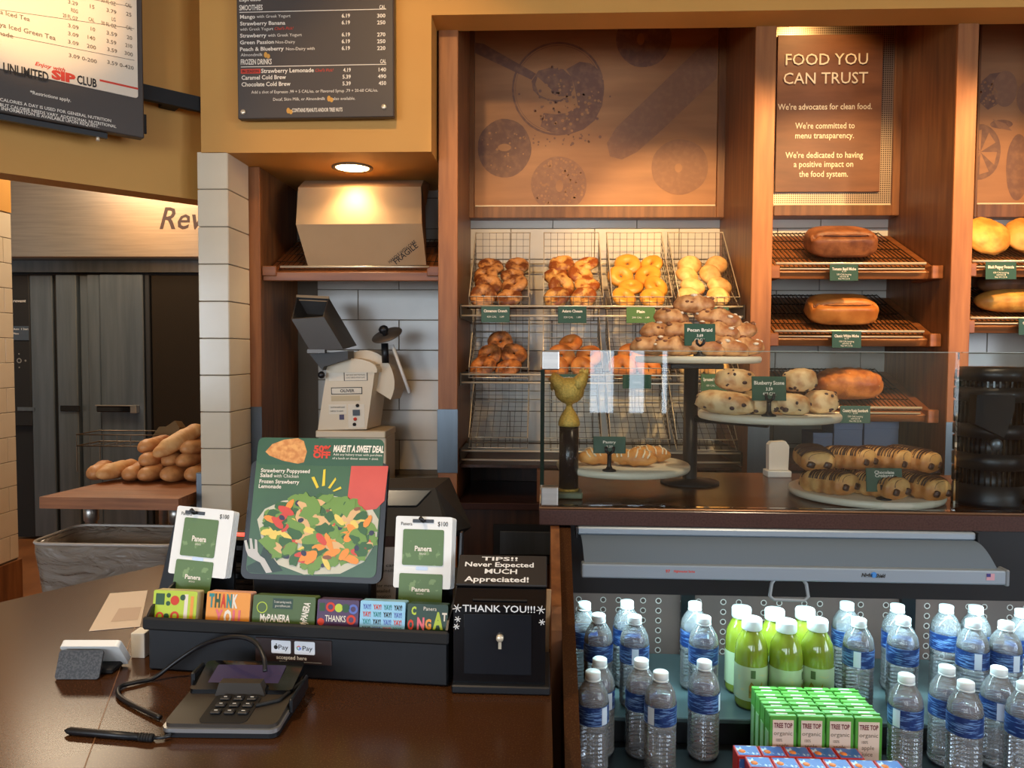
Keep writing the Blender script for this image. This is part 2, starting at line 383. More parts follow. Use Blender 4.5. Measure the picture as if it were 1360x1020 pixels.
# ================================================================== wall posters in the bays
def poly_on(pl, pts): return [pl.hit(x, y) for x, y in pts]
PRINTW = mat('poster_brown', C(176, 122, 76), .5, noise2=(5, C(152, 102, 64), .3, .7, (.5, 3, 3)))
PRINTD = mat('poster_print', C(118, 80, 62), .55, noise2=(30, C(140, 98, 70), .45, .7, (1, 1, 1)))
PRINTM = mat('poster_print_mid', C(142, 98, 70), .55, noise2=(40, C(152, 106, 74), .45, .7, (1, 1, 1)))
STRIP = mat('pale_strip', C(236, 214, 176), .4)
def poster(label, fx0, fx1, py_b, px0, px1, ppb, ztop=ZC-.02, Y=3.53, art=None, cat='poster'):
    """framed board; frame fx0..fx1 down to py_b, print px0..px1 down to ppb"""
    pl = Plane(PY(fx0, py_b, Y), (1, 0, 0), (0, 0, 1)); t = thing('bakery_poster', label, cat, M=pl.M)
    u0, w0 = 0, 0; u1 = pl.hit(fx1, py_b)[0]; top = ztop-pl.O.z
    fr = MB(); a = pl.hit(px0, ppb); b = pl.hit(px1, ppb)
    fr.box((0, .012, 0), (u1, .06, top))
    fr.bbox((0, -.01, 0), (a[0], .012, top), .002).bbox((b[0], -.01, 0), (u1, .012, top), .002).bbox((a[0], -.01, 0), (b[0], .012, a[1]), .002)
    fr.build('frame', WOODV, t)
    pn_ = MB().box((a[0]+.001, .004, a[1]+.001), (b[0]-.001, .0115, top)).build('printed_panel', PRINTW, t); t['panel'] = pn_.name
    MB().bbox((a[0]+.004, -.004, a[1]+.001), (b[0]-.003, .003, a[1]+.008), .001).build('bottom_strip', STRIP, t)
    return t, pl.sub(-.004), b, top
t, pl, b, top = poster('large brown poster printed with bagels, a flour scoop and a baguette above the bagel baskets', 621, 963, 290, 630, 951, 275)
art = MB(); mid = MB(); lit = MB(); random.seed(4)
def pd(mb, x, y, rx, ry=None, off=-.0005, n=30):
    off -= .0004 if mb is mid else 0
    c = pl.hit(x, y); e = pl.hit(x+rx, y)[0]-c[0]; f = c[1]-pl.hit(x, y+(ry or rx))[1]
    k = [1+.03*noise.noise(Vector((math.cos(6.283*i/n)*1.5+x, math.sin(6.283*i/n)*1.5, y))) for i in range(n)]
    mb.add([(c[0]+e*k[i]*math.cos(6.283*i/n), .004+off, c[1]+f*k[i]*math.sin(6.283*i/n)) for i in range(n)], [list(range(n))])
def pp(mb, pts, off=-.0005):
    off -= .0004 if mb is mid else 0
    mb.add([(u, .004+off, w) for u, w in poly_on(pl, pts)], [list(range(len(pts)))])
c = pl.hit(741, 118); R1 = c[1]-pl.hit(741, 118+62)[1]
art.ring(c[0], c[1], R1*.955, R1, .0030, 40); art.ring(c[0], c[1], R1*.92, R1*.93, .0030, 40)
pp(art, [(752, 92), (770, 82), (784, 84), (798, 95), (802, 118), (800, 140), (790, 160), (775, 172), (755, 179), (732, 176), (718, 168), (722, 150), (738, 152), (752, 150), (768, 142), (764, 120), (760, 104)])
pp(art, [(628, 56), (642, 58), (712, 98), (706, 106), (630, 70)])
pp(art, [(706, 108), (715, 94), (730, 90), (748, 92), (760, 103), (762, 118), (754, 132), (738, 136), (718, 130), (708, 120)], -.0007)
pp(lit, [(711, 112), (714, 102), (742, 128), (752, 128), (744, 133), (728, 132), (716, 126)], -.0011)
pd(art, 670, 197, 36, 39); pd(mid, 742, 245, 37, 37); pd(mid, 903, 222, 38, 37); pd(art, 855, 52, 37, 37)
pp(mid, [(806, 190), (818, 170), (868, 122), (930, 62), (952, 46), (952, 104), (926, 128), (880, 172), (846, 202), (826, 212), (810, 208)])
pp(art, [(882, 110), (930, 62), (952, 46), (952, 100), (932, 118), (914, 112)], -.0007)
for (x, y, rx, ry) in ((670, 196, 9, 5), (743, 247, 5, 8), (901, 223, 5, 6), (851, 52, 5, 8)): pd(lit, x, y, rx, ry, -.001, 14)
for bx, by, R, n, mn in ((670, 197, 33, 22, 0), (742, 245, 34, 120, 10)):
    for i in range(n):
        a_ = random.random()*6.283; r_ = R*math.sqrt(random.uniform((mn/R)**2, 1)); pd(lit, bx+r_*math.cos(a_), by+r_*math.sin(a_), random.uniform(.8, 2.0), None, -.0011, 6)
for i in range(150):
    a_ = random.gauss(0, 1); pd(lit if random.random() < .6 else art, 750+a_*22+random.gauss(0, 8), 135+random.gauss(0, 22), random.uniform(.8, 2.4), None, -.0013, 6)
for i in range(26): pd(art, 748+random.uniform(-45, 35), 186+random.uniform(-8, 8), random.uniform(.7, 1.7), None, -.0011, 6)
for mb_, m_, nm in ((art, PRINTD, 'print_dark'), (mid, PRINTM, 'print_mid'), (lit, PRINTW, 'print_flecks')): mb_.build(nm, m_, bpy.data.objects[t['panel']])['kind'] = 'stuff'
# the third poster, cut by the frame's right edge
t, pl, b, top = poster('brown poster printed with leaves and fruit in the rightmost bay', 1292, 1560, 289, 1296, 1550, 272)
art = MB(); mid = MB(); lit = MB()
pd(art, 1302, 202, 27, 37); pd(mid, 1335, 118, 16, 24); pd(art, 1352, 222, 16, 44); pd(mid, 1368, 130, 18, 24); pd(art, 1330, 165, 15, 6)
pp(art, [(1296, 115), (1315, 98), (1330, 96), (1340, 110), (1330, 135), (1312, 146), (1297, 132)]); pp(mid, [(1318, 158), (1335, 164), (1344, 174), (1326, 170)])
for i in range(40): pd(lit, 1310+random.uniform(-12, 14), 120+random.uniform(-15, 20), random.uniform(.8, 2), None, -.001, 6)
for i in range(6):
    a_ = i*1.05; pp(lit, [(1302, 202), (1302+22*math.cos(a_), 202+30*math.sin(a_)), (1302+22*math.cos(a_+.6), 202+30*math.sin(a_+.6))], -.001)
for mb_, m_, nm in ((art, PRINTD, 'print_dark'), (mid, PRINTM, 'print_mid'), (lit, PRINTW, 'print_flecks')): mb_.build(nm, m_, bpy.data.objects[t['panel']])['kind'] = 'stuff'
# the statement sign on perforated metal
PERF = mat('perforated_metal', C(176, 160, 140), .35, .8)
nt = PERF.node_tree; N = nt.nodes; L = nt.links; B = N['Principled BSDF']
tc = N.new('ShaderNodeTexCoord'); sc_ = N.new('ShaderNodeVectorMath'); sc_.operation = 'SCALE'; sc_.inputs['Scale'].default_value = 105
fr_ = N.new('ShaderNodeVectorMath'); fr_.operation = 'FRACTION'; mu = N.new('ShaderNodeVectorMath'); mu.operation = 'MULTIPLY'; mu.inputs[1].default_value = (1, 0, 1)
di = N.new('ShaderNodeVectorMath'); di.operation = 'DISTANCE'; di.inputs[1].default_value = (.5, 0, .5)
gt = N.new('ShaderNodeMath'); gt.operation = 'LESS_THAN'; gt.inputs[1].default_value = .3
mxc = N.new('ShaderNodeMix'); mxc.data_type = 'RGBA'; mxc.inputs[6].default_value = C(190, 170, 148); mxc.inputs[7].default_value = C(64, 44, 30)
L.new(tc.outputs['Object'], sc_.inputs[0]); L.new(sc_.outputs[0], fr_.inputs[0]); L.new(fr_.outputs[0], mu.inputs[0]); L.new(mu.outputs[0], di.inputs[0]); L.new(di.outputs['Value'], gt.inputs[0])
L.new(gt.outputs[0], mxc.inputs[0]); L.new(mxc.outputs[2], B.inputs['Base Color'])
pl = Plane(PY(1027, 287, 3.5), (1, 0, 0), (0, 0, 1)); top = ZC-.02-pl.O.z
t = thing('statement_sign', 'wooden food statement sign on perforated metal in the loaf bay', 'sign', M=pl.M)
u1 = pl.hit(1195, 287)[0]; a = pl.hit(1029, 273); b = pl.hit(1183, 273)
MB().box((0, .012, 0), (u1, .095, top)).bbox((b[0], -.01, 0), (u1, .012, top), .002).bbox((0, -.01, 0), (b[0], .012, a[1]), .002).build('frame', WOODV, t)
MB().box((0, .003, a[1]), (b[0], .011, top)).build('perforated_panel', PERF, t)
MB().box((.002, .001, a[1]), (b[0], .0028, a[1]+.007)).build('bottom_strip', STRIP, t)
p2 = pl.sub(.012); a = p2.hit(1029, 255); b = p2.hit(1168, 255); tt = p2.hit(1100, 46)[1]
SIGNW = mat('sign_board_wood', C(140, 90, 58), .5, noise2=(6, C(112, 70, 46), .3, .7, (.6, 3, 3)))
t = MB().bbox((max(a[0], .002), -.012, a[1]), (b[0], .002, tt), .001).build('sign_board', SIGNW, t)
CREAM = mat('raised_cream_letter', C(250, 232, 196), .4)
lettering(t, CREAM, pxi(p2, [('FOOD YOU', 1043, 87, 1152, 15), ('CAN TRUST', 1040, 112, 1152, 15)]), .017, name='raised_letter', bold=.004, each=True)
lettering(t, CREAM, pxi(p2, [("We're advocates for clean food.", 1033, 146, 1158, 8), ("We're committed to", 1056, 171, 1135, 8), ('menu transparency.', 1056, 184, 1134, 8),
    ("We're dedicated to having", 1043, 210, 1146, 8), ('a positive impact on', 1054, 222, 1133, 8), ('the food system.', 1061, 235, 1126, 8)]), .0132, bold=.01)

# ================================================================== menu boards
MENUD = mat('menu_charcoal', C(74, 66, 60), .5)
pl = Plane(PY(316, 158, YF-.05), (1, -.012, .003), (0, 0, 1)); t = thing('drinks_menu_board', 'charcoal menu board listing smoothies and frozen drinks on the low bulkhead', 'menu board', M=pl.M)
u1 = pl.hit(523, 154)[0]; top = ZC-.04-pl.O.z
MB().box((.04, .03, .03), (u1-.04, .0495, top-.03)).build('wall_bracket', BLACKM, t)
t = MB().bbox((0, 0, 0), (u1, .03, top), .003).build('board', MENUD, t)
rows = []; cal = []
for n_, y_, x_, p_, k_ in (('Mango', 25, 339, '6.19', '300'), ('Strawberry Banana', 34, 379, '6.19', '250'), ('Strawberry', 50, 354, '6.19', '270'), ('Green Passion', 59, 364, '6.19', '250'),
        ('Peach & Blueberry', 68, 377, '6.19', '220')):
    rows.append((n_, 319, y_, x_, 5)); rows.append((p_, 454, y_-1.5, 465, 5)); rows.append((k_, 501, y_-1.5, 512, 5))
rows += [('SMOOTHIES', 318, 14, 349, 7), ('CAL', 504, 12, 512, 5), ('FROZEN DRINKS', 320, 86, 361, 7), ('CAL', 505, 84, 513, 5), ('Espresso', 318, 2, 347, 5),
         ('Strawberry Lemonade', 347, 97, 417, 5.5), ('4.19', 456, 95.5, 466, 5), ('140', 503, 95, 513, 5), ('Caramel Cold Brew', 321, 106, 380, 5.5), ('5.39', 455, 104.5, 466, 5), ('490', 502, 104, 513, 5),
         ('Chocolate Cold Brew', 321, 115, 386, 5.5), ('5.39', 455, 113.5, 466, 5), ('450', 503, 113, 513, 5), ('CONTAINS PEANUTS AND/OR TREE NUTS', 388, 149, 455, 5)]
lettering(t, INKW, pxi(pl, rows), .001, bold=.02)
lettering(t, INKW, pxi(pl, [('with Greek Yogurt', 341, 24, 386, 4), ('with Greek Yogurt', 319, 41, 363, 4), ('with Greek Yogurt', 356, 49, 401, 4), ('Non-Dairy', 366, 58, 392, 4), ('Non-Dairy with', 380, 67, 418, 4), ('Almondmilk', 320, 75, 349, 4),
    ('Add a shot of Espresso .99 + 5 CAL/ea. or Flavored Syrup .79 + 20-60 CAL/ea.', 334, 124.5, 502, 4), ('Decaf, Skim Milk, or Almondmilk', 363, 134, 432, 4), ('also available.', 442, 133, 472, 4)]), .001, name='small_lettering')
lettering(t, INKR, pxi(pl, [("Chef's Pick!", 365, 40, 390, 4), ("Chef's Pick!", 419, 95.5, 443, 4)]), .001, name='red_lettering', shear=.3)
m_ = MB(); 
for x0, x1, y in ((318, 513, 17), (320, 513, 89.5)):
    a = pl.hit(x0, y); b = pl.hit(x1, y-1.2); m_.box((a[0], -.001, a[1]), (b[0], 0, a[1]+.0025))
m_.build('rule', INKW, t)
a = pl.hit(320, 98); b = pl.hit(346, 91.5); MB().box((a[0], -.0008, a[1]), (b[0], 0, b[1])).build('season_badge', INKR, t)
lettering(t, INKB, pxi(pl, [('IN SEASON', 322, 96.8, 344, 3.6)]), .0016, name='badge_lettering', bold=.02)
NUT = mat('nut_icon', C(214, 160, 70), .6)
m_ = MB()
for x, y in ((353, 73), (437, 131), (383, 147)):
    c = pl.hit(x, y); m_.disc(c[0], c[1], .007, .011, -.001, 12).disc(c[0]+.010, c[1]-.005, .007, .009, -.001, 12)
m_.build('nut_symbol', NUT, t)
for x, y in ((323, 149), (510, 142)):
    c = pl.hit(x, y); MB().lathe([(.010, 0), (.010, .004), (.006, .006)], 14, M=Matrix.Translation((c[0], 0, c[1])) @ Matrix.Rotation(RAD(90), 4, 'X')).build('standoff_cap', CHROME, t)
# slanted board at the upper left, parallel to the diagonal wall
off = .16; Ob = A0+ND*off
pd_ = Plane(Ob, -D45, (0, 0, 1)); a = pd_.hit(192, 184); 
pl = Plane(pd_.O+pd_.U*a[0]+pd_.W*a[1], -D45, (0, 0, 1))
t = thing('drinks_price_board', 'dark framed price board with bright white panel and red club lettering on the diagonal wall', 'menu board', M=pl.M)
BOARDW = mat('menu_white', C(236, 222, 200), .32)
top = ZC-.02-pl.O.z
MB().bbox((-1.15, 0, 0), (0, .04, top), .004).build('board', MENUD, t)
a = pl.hit(0, 102); b = pl.hit(183, 131); e = pl.hit(183, 60)
wpan = MB().prism(rrect(-1.13, b[1]-.0, b[0], top-.01, .01), -.004, 0).build('white_panel', BOARDW, t)
MB().box((-1.0, .015, -.02), (-.12, .035, -.002)).build('lower_rail', BLACK, t)
MB().lathe([(.006, 0), (.006, .012), (.003, .016)], 12, M=Matrix.Translation((-.15, .02, -.034))).build('rail_knob', CHROME, t)
MB().box((-.9, .04, .03), (.02, .05, .10)).box((-.9, .05, .16), (.30, .075, .215)).box((-.5, .075, .17), (-.42, off-.002, .205)).box((.10, .075, .17), (.16, off-.002, .205)).build('mounting_rail', BLACKM, t)
INKG = mat('ink_grey', C(110, 96, 78), .6)
def rows_pl(lst): return pxi(pl, lst)
lettering(wpan, INKG, rows_pl([('3.29', 90, 5, 103, 5), ('15', 119, 11, 125, 5), ('3.79', 141, 16, 154, 5), ('25', 167, 21, 174, 5), ('REG', 94, 16, 103, 5), ('20 FL OZ', 83, 23, 103, 5), ('CAL', 117, 28, 125, 5), ('LG', 148, 28, 153, 5), ('30 FL OZ', 134, 33, 154, 5),
    ('CAL', 167, 39, 175, 5), ('CAL', 166, 9, 174, 5), ('30 FL OZ', 134, 3, 153, 5), ('3.09', 90, 36.5, 104, 5), ('10', 120, 41, 126, 5), ('3.59', 141, 46, 155, 5), ('20', 168, 52, 175, 5), ('3.09', 90, 47, 104, 5), ('140', 116, 52, 126, 5), ('3.59', 141, 57, 154, 5), ('210', 166, 62.5, 175, 5),
    ('3.09', 90, 58, 104, 5), ('200', 115, 63.5, 127, 5), ('3.59', 142, 68, 155, 5), ('300', 165, 73, 176, 5), ('3.09 0-200', 91, 76, 128, 5), ('3.59 0-420', 142, 85, 177, 5),
    ('a Iced Tea', 0, 19, 39, 6), ('Papaya Iced Green Tea', -20, 31, 73, 6.5), ('Lemonade', -26, 41, 17, 6)]), .0048, bold=.01)
lettering(wpan, INKB, rows_pl([('UNLIMITED', 4, 96, 64, 12.5), ('CLUB', 102, 111, 128, 11)]), .0048, name='club_letter', bold=.03, each=True)
lettering(wpan, INKR, rows_pl([('SIP', 68, 104, 100, 11)]), .0048, name='red_letter', bold=.06, each=True)
lettering(wpan, INKR, rows_pl([('Enjoy with', 46, 87, 86, 5)]), .0048, name='red_script', bold=.02, shear=.3)
lettering(t, INKW, rows_pl([('*Restrictions apply.', 40, 124.5, 94, 4.5), ('CALORIES A DAY IS USED FOR GENERAL NUTRITION', 0, 134, 147, 4.2), ('BUT CALORIE NEEDS VARY. ADDITIONAL NUTRITIONAL', 0, 141, 154, 4.2), ('INFORMATION IS AVAILABLE UPON REQUEST.', 2, 146, 131, 4.2)]), .001, name='white_lettering', bold=.015)
m_ = MB()
for (xa_, ya_, xb_, yb_) in ((0, 14, 178, 39), (0, 46, 178, 81), (90, -6, 175, 10)):
    p = pl.hit(xa_, ya_); r_ = pl.hit(xb_, yb_); m_.add([(p[0], -.0045, p[1]), (r_[0], -.0045, r_[1]), (r_[0], -.0045, r_[1]+.0018), (p[0], -.0045, p[1]+.0018)], [(0, 1, 2, 3)])
m_.build('rule', INKG, wpan)
p = pl.hit(132, 108); r_ = pl.hit(183, 117); z_ = (p[1]+r_[1])/2
MB().box((p[0], -.0046, z_-.004), (r_[0], -.004, z_+.003)).build('red_rule', INKR, wpan)
# recessed lamp in the low bulkhead
lp = PZ(468, 222, ZS)
BULB = mat('lamp_glow', (1, 1, 1, 1), .5, emit=((1.0, .66, .30, 1), 22))
t = thing('recessed_downlight', 'round recessed downlight glowing above the cardboard box', 'light', (lp.x, lp.y, ZS))
MB().lathe([(.068, -.0005), (.085, -.0005), (.085, -.006), (.076, -.008), (.068, -.003)], 30, cap=False).build('trim_ring', mat('lamp_trim', C(120, 92, 60), .5), t)
MB().lathe([(.0, -.0012), (.069, -.0012), (.069, -.0035), (.0, -.0055)], 28, cap=False).build('lamp_face', BULB, t)
light('recessed_downlight_beam', 'SPOT', (lp.x, lp.y, ZS-.02), 16, WARM2, (lp.x, lp.y+.0, 0), spot_size=RAD(110), spot_blend=.7, shadow_soft_size=.06)
# ================================================================== bagel bay: wire basket shelves
YB0 = 3.15; BD = .32; BW = .25
zf = PY(700, 408, YB0).z; zl = PY(700, 394, YB0).z-zf; zb = PY(700, 363, YB0+BD).z-zf; zt = PY(700, 309, YB0+BD).z-zf
DZ = .2985
def basket_meshes():
    g = MB(); r = .0013; nx = 8; W_ = BW
    def fl(y): return zb*y/BD
    def tp(y): return zl+(zt-zl)*y/BD
    for i in range(nx+1):                                   # floor + back + front verticals
        x = W_*i/nx
        g.wire((x, 0, 0), (x, BD, zb), r); g.wire((x, BD, zb), (x, BD, zt), r); g.wire((x, 0, 0), (x, 0, zl), r)
    for k in range(1, 9): y = BD*k/9; g.wire((0, y, fl(y)), (W_, y, fl(y)), r)
    for k in range(1, 6): z = zb+(zt-zb)*k/6; g.wire((0, BD, z), (W_, BD, z), r)
    g.wire((0, 0, zl*.5), (W_, 0, zl*.5), r)
    for x in (0, W_):
        for k in range(1, 10): y = BD*k/10; g.wire((x, y, fl(y)), (x, y, tp(y)), r)
        for k in range(1, 4): s = k/4; g.wire((x, 0, zl*s), (x, BD, zb+(zt-zb)*s), r)
    f = MB(); R = .0026
    f.tube([(0, 0, zl), (W_, 0, zl), (W_, BD, zt), (0, BD, zt)], R, 6, closed=True)
    f.tube([(0, 0, 0), (W_, 0, 0), (W_, BD, zb), (0, BD, zb)], R, 6, closed=True)
    return g.mesh('wire_grid', BWIRE), f.mesh('rim', CHROME)
WG, WR = basket_meshes()
BX = [PY(p, 400, YB0).x for p in (623, 722, 813, 902)]
rown = ['top', 'middle', 'bottom']; coln = ['leftmost', 'second from left', 'third from left', 'rightmost']
cont = [['full of dark crusted bagels', 'full of cheese topped bagels', 'full of smooth golden bagels', 'full of pale floury bagels'],
        ['holding dark crusted bagels', 'holding seeded bagels', 'holding orange bagels', 'holding a few pale buns'], ['standing empty']*4]
BASK = []
for r in range(3):
    row = []
    for c in range(4):
        z = zf-DZ*r
        t = thing('wire_basket', 'wire basket %s, %s in the %s basket row' % (cont[r][c], coln[c], rown[r]), 'basket', (BX[c], YB0, z), 0, 'wire bread baskets in the bagel bay')
        link('wire_grid', WG, t); link('rim', WR, t); row.append(z)
    BASK.append(row)
XL, XR = x1b+.003, x2a-.003
for r, (ya, yb) in enumerate(((406.8, 419.6), (498, 509), (600, 612))):
    za = PY(750, ya, YB0-.03).z; zb_ = PY(750, yb, YB0-.03).z
    t = thing('basket_shelf', 'chrome rail shelf carrying the %s row of wire baskets' % rown[r], 'shelf', (0, 0, zb_), 0, 'chrome basket shelves')
    for z in (za, zb_): MB().tube([(XL, YB0-.03, z-zb_), (XR, YB0-.03, z-zb_)], .0042, 8).build('front_rail', CHROME, t)
    for x in (XL, XR-.006): MB().box((x, YB0-.04, -.012), (x+.006, YW-.008, (za-zb_)+.008)).build('side_bracket', BWIRE, t)
    for k in (0, 1): MB().tube([(XL, YW-.02, za-zb_+.19+.04*k), (XR, YW-.02, za-zb_+.19+.04*k)], .0028, 6).build('back_rail', CHROME, t)
    MB().tube([(XL, YB0+.20, -.005+.05), (XR, YB0+.20, -.005+.05)], .004, 6).build('cross_rail', BWIRE, t)
def tagsign(px0, py0, px1, py1, Y, label, title, small, m=TAGG, bend=0):
    pl = Plane(PY(px0, py1, Y), (1, 0, 0), (0, .05, 1)); a = pl.hit(px1, py0)
    t = thing('price_tag', label, 'price tag', M=pl.M)
    t = MB().bbox((0, 0, 0), (a[0], .003, a[1]), .0008).build('card', m, t)
    W_ = a[0]; H_ = a[1]
    if title: lettering(t, INKW, [(title, W_*.5-min(W_*.42, .0065*len(title)*.5), H_*.64, min(W_*.84, .0065*len(title)), H_*.16)], .0008, bold=.03)
    lettering(t, INKW, [(s_, W_*(.5-w_/2), H_*z_, W_*w_, H_*.10) for s_, z_, w_ in small], .0008, name='small_lettering')
    return t
YT = YB0-.042
tagsign(639, 407, 677, 428, YT, 'dark green price tag below the dark crusted bagels, top row', 'Cinnamon Crunch', [('420 CAL    1.89', .3, .6)])
tagsign(741, 407, 779, 429, YT, 'dark green price tag below the cheese topped bagels', 'Asiago Cheese', [('320 CAL    1.89', .3, .6)])
tagsign(832, 408, 870, 429, YT, 'lighter green price tag below the smooth golden bagels', 'Plain', [('290 CAL    1.89', .3, .6)], TAGG2)
tagsign(944, 408, 968, 423, YT, 'small green price tag below the pale floury bagels', '', [('1.89', .4, .3)])
tagsign(734, 497, 773, 513, YT, 'green price tag on the middle rail behind the gold chicken trophy', 'Everything', [('1.89', .2, .3)])
tagsign(827, 498, 865, 516, YT, 'green price tag on the middle rail left of the black stand pole', '', [('310 CAL', .4, .3)])
tagsign(931, 497, 966, 522, YT, 'mid green price tag on the middle rail right of the black stand pole', 'Sprouted Grain Roll', [('180 CAL    1.29', .35, .6)], mat('sign_green_mid', C(60, 98, 56), .45))

# ------------------------------------------------------------------ bagels
def bread_mat(name, c1, c2, sc=28, lo=.4, hi=.62, rough=.5, bump=(70, .35)):
    return mat(name, c1, rough, noise2=(sc, c2, lo, hi, (1, 1, 1)), bump=bump)
BG = [bread_mat('crunch_crust', C(204, 142, 82), C(112, 58, 26), 30, .42, .60),
      bread_mat('cheese_crust', C(232, 172, 92), C(146, 74, 28), 26, .42, .58),
      bread_mat('golden_crust', C(232, 166, 66), C(210, 136, 44), 8, .3, .7, .35, (30, .08)),
      bread_mat('pale_crust', C(226, 186, 122), C(200, 146, 82), 24, .4, .66, .6, (60, .3)),
      bread_mat('orange_crust', C(226, 142, 66), C(190, 104, 42), 22),
      bread_mat('dark_cheese_crust', C(196, 122, 62), C(112, 60, 28), 34)]
def bagel_mesh(mi, seed, R=.0325, r=.0265, fl=.74, amp=.004, hole=True):
    mb = MB(); nu, nv = 24, 12; vs = []; fs = []
    for i in range(nu):
        a = 2*math.pi*i/nu
        for j in range(nv):
            b = 2*math.pi*j/nv
            n_ = noise.noise(Vector((math.cos(a)*1.7+seed*7, math.sin(a)*1.7, math.sin(b)*1.2)))
            n2 = noise.noise(Vector((math.cos(a)*5+seed*3, math.sin(a)*5, math.sin(b)*4+math.cos(b)*3)))
            rr = r*(1+.05*n_)+amp*n2
            d = R*(1+.05*n_)+rr*math.cos(b); 
            vs.append((d*math.cos(a), d*math.sin(a)*.96, rr*math.sin(b)*fl*(1 if math.sin(b) > 0 else .8)))
    for i in range(nu):
        for j in range(nv): fs.append((i*nv+j, ((i+1) % nu)*nv+j, ((i+1) % nu)*nv+(j+1) % nv, i*nv+(j+1) % nv))
    mb.add(vs, fs, 0, True); return mb.mesh('bagel', BG[mi])
def bun_mesh(m, seed, a, b, c, amp=.05, name='bread', nu=20, nv=12, flat=.55, fn=None):
    def f(d):
        k = 1+amp*noise.noise(d*1.6+Vector((seed*5, seed, 0)))+amp*.5*noise.noise(d*4+Vector((seed, 0, 3)))
        p = Vector((d.x*a*k, d.y*b*k, d.z*c*k*(1 if d.z > 0 else flat)))
        return fn(p, d) if fn else p
    return MB().sphere(f, nu, nv).mesh(name, m)
def tilt(face, lean, spin): return Matrix.Rotation(face, 4, 'Z') @ Matrix.Rotation(lean, 4, 'X') @ Matrix.Rotation(spin, 4, 'Z')
random.seed(11)
kinds = ['dark crusted cinnamon bagel', 'cheese topped bagel', 'smooth golden bagel', 'pale floury bagel']
posn = {2: ['left', 'right'], 3: ['left', 'middle', 'right'], 1: ['only']}
def heap(r, c, mi, layout, kind, amp, small=1.0, flatl=None):
    meshes = [bagel_mesh(mi, s+mi*10, amp=amp) for s in range(3)] if mi != 3 else [bun_mesh(BG[3], s, .056, .052, .034, .06, 'bagel') for s in range(3)]
    lay = ['front', 'second', 'third', 'back']; x0 = BX[c]; z0 = zf-DZ*r
    for k, n in enumerate(layout):
        for i in range(n):
            w = BW-.10; x = x0+.05+(w*(i/(n-1)) if n > 1 else w*.5)+random.uniform(-.008, .008)
            if n == 2: x += (.019 if i == 0 else -.019)+(.014 if k % 2 else -.012)
            y = YB0+.042+.062*k+random.uniform(-.004, .004); z = z0+.044+k*.052+random.uniform(-.004, .006)
            o = link('bagel', random.choice(meshes)); M_ = tilt(random.uniform(-.5, .5), RAD(random.uniform(32, 66)), random.uniform(0, 6.28))
            s_ = random.uniform(.92, 1.06)*small; o.matrix_world = Matrix.Translation((x, y, z)) @ M_ @ Matrix.Scale(s_, 4)
            pos = posn[n][i]
            lab = '%s, %s in the %s layer of the %s %s basket' % (kind, pos, lay[k], rown[r]+' row', coln[c].replace(' from left', '')) if pos != 'only' else '%s lying in the %s layer of the %s %s basket' % (kind, lay[k], rown[r]+' row', coln[c].replace(' from left', ''))
            tag(o, lab, 'bagel', 'bagels in the %s %s basket' % (rown[r], coln[c]))
heap(0, 0, 0, [2, 2, 2, 2], 'dark crusted cinnamon bagel', .004)
heap(0, 1, 1, [2, 2, 2, 2], 'cheese topped bagel', .0045)
heap(0, 2, 2, [2, 2, 2, 2], 'smooth golden bagel', .0008)
heap(0, 3, 3, [2, 2, 2, 2], 'pale floury bun', .001)
heap(1, 0, 5, [2, 2, 1], 'dark cheese crusted bagel', .005)
heap(1, 1, 4, [2, 2, 1], 'orange brown seeded bagel', .003)
heap(1, 2, 4, [2, 2], 'bright orange bagel', .002)
heap(1, 3, 3, [2, 2], 'pale floury bun', .001)

# dark cabinet under the bagel bay
t = thing('bay_cabinet', 'dark wood cabinet with an open cubby below the bagel baskets', 'cabinet', (0, YP+.02, 0))
zc0 = PY(680, 668, YP).z; zc1 = PY(680, 616, YP).z-.03; xcu = PY(713, 640, YP).x
MB().box((XL, .0, .02), (XR, YW-YP-.035, zc0-.03)).build('body', WOODD, t)
MB().bbox((XL, -.03, zc0-.028), (XR, .5, zc0), .002).build('ledge', TIERM, t)
MB().box((xcu, .0, zc0+.002), (xcu+.02, .5, zc1)).build('divider', WOODV, t)
MB().box((XL, .5, zc0+.002), (XR, .52, zc1)).build('back_board', WOODD, t)
MB().box((XL, .05, zc1+.002), (XR, .5, zc1+.014)).build('top_board', WOODD, t)
MB().bbox((PY(655, 700, YP).x, -.012, .62), (XR-.02, -.001, PY(680, 697, YP).z), .003).build('door', BLACKM, t)
MB().bbox((PY(664, 700, YP).x, -.02, .66), (XR-.05, -.013, PY(680, 706, YP).z), .002).build('steel_panel', STEELD, t)

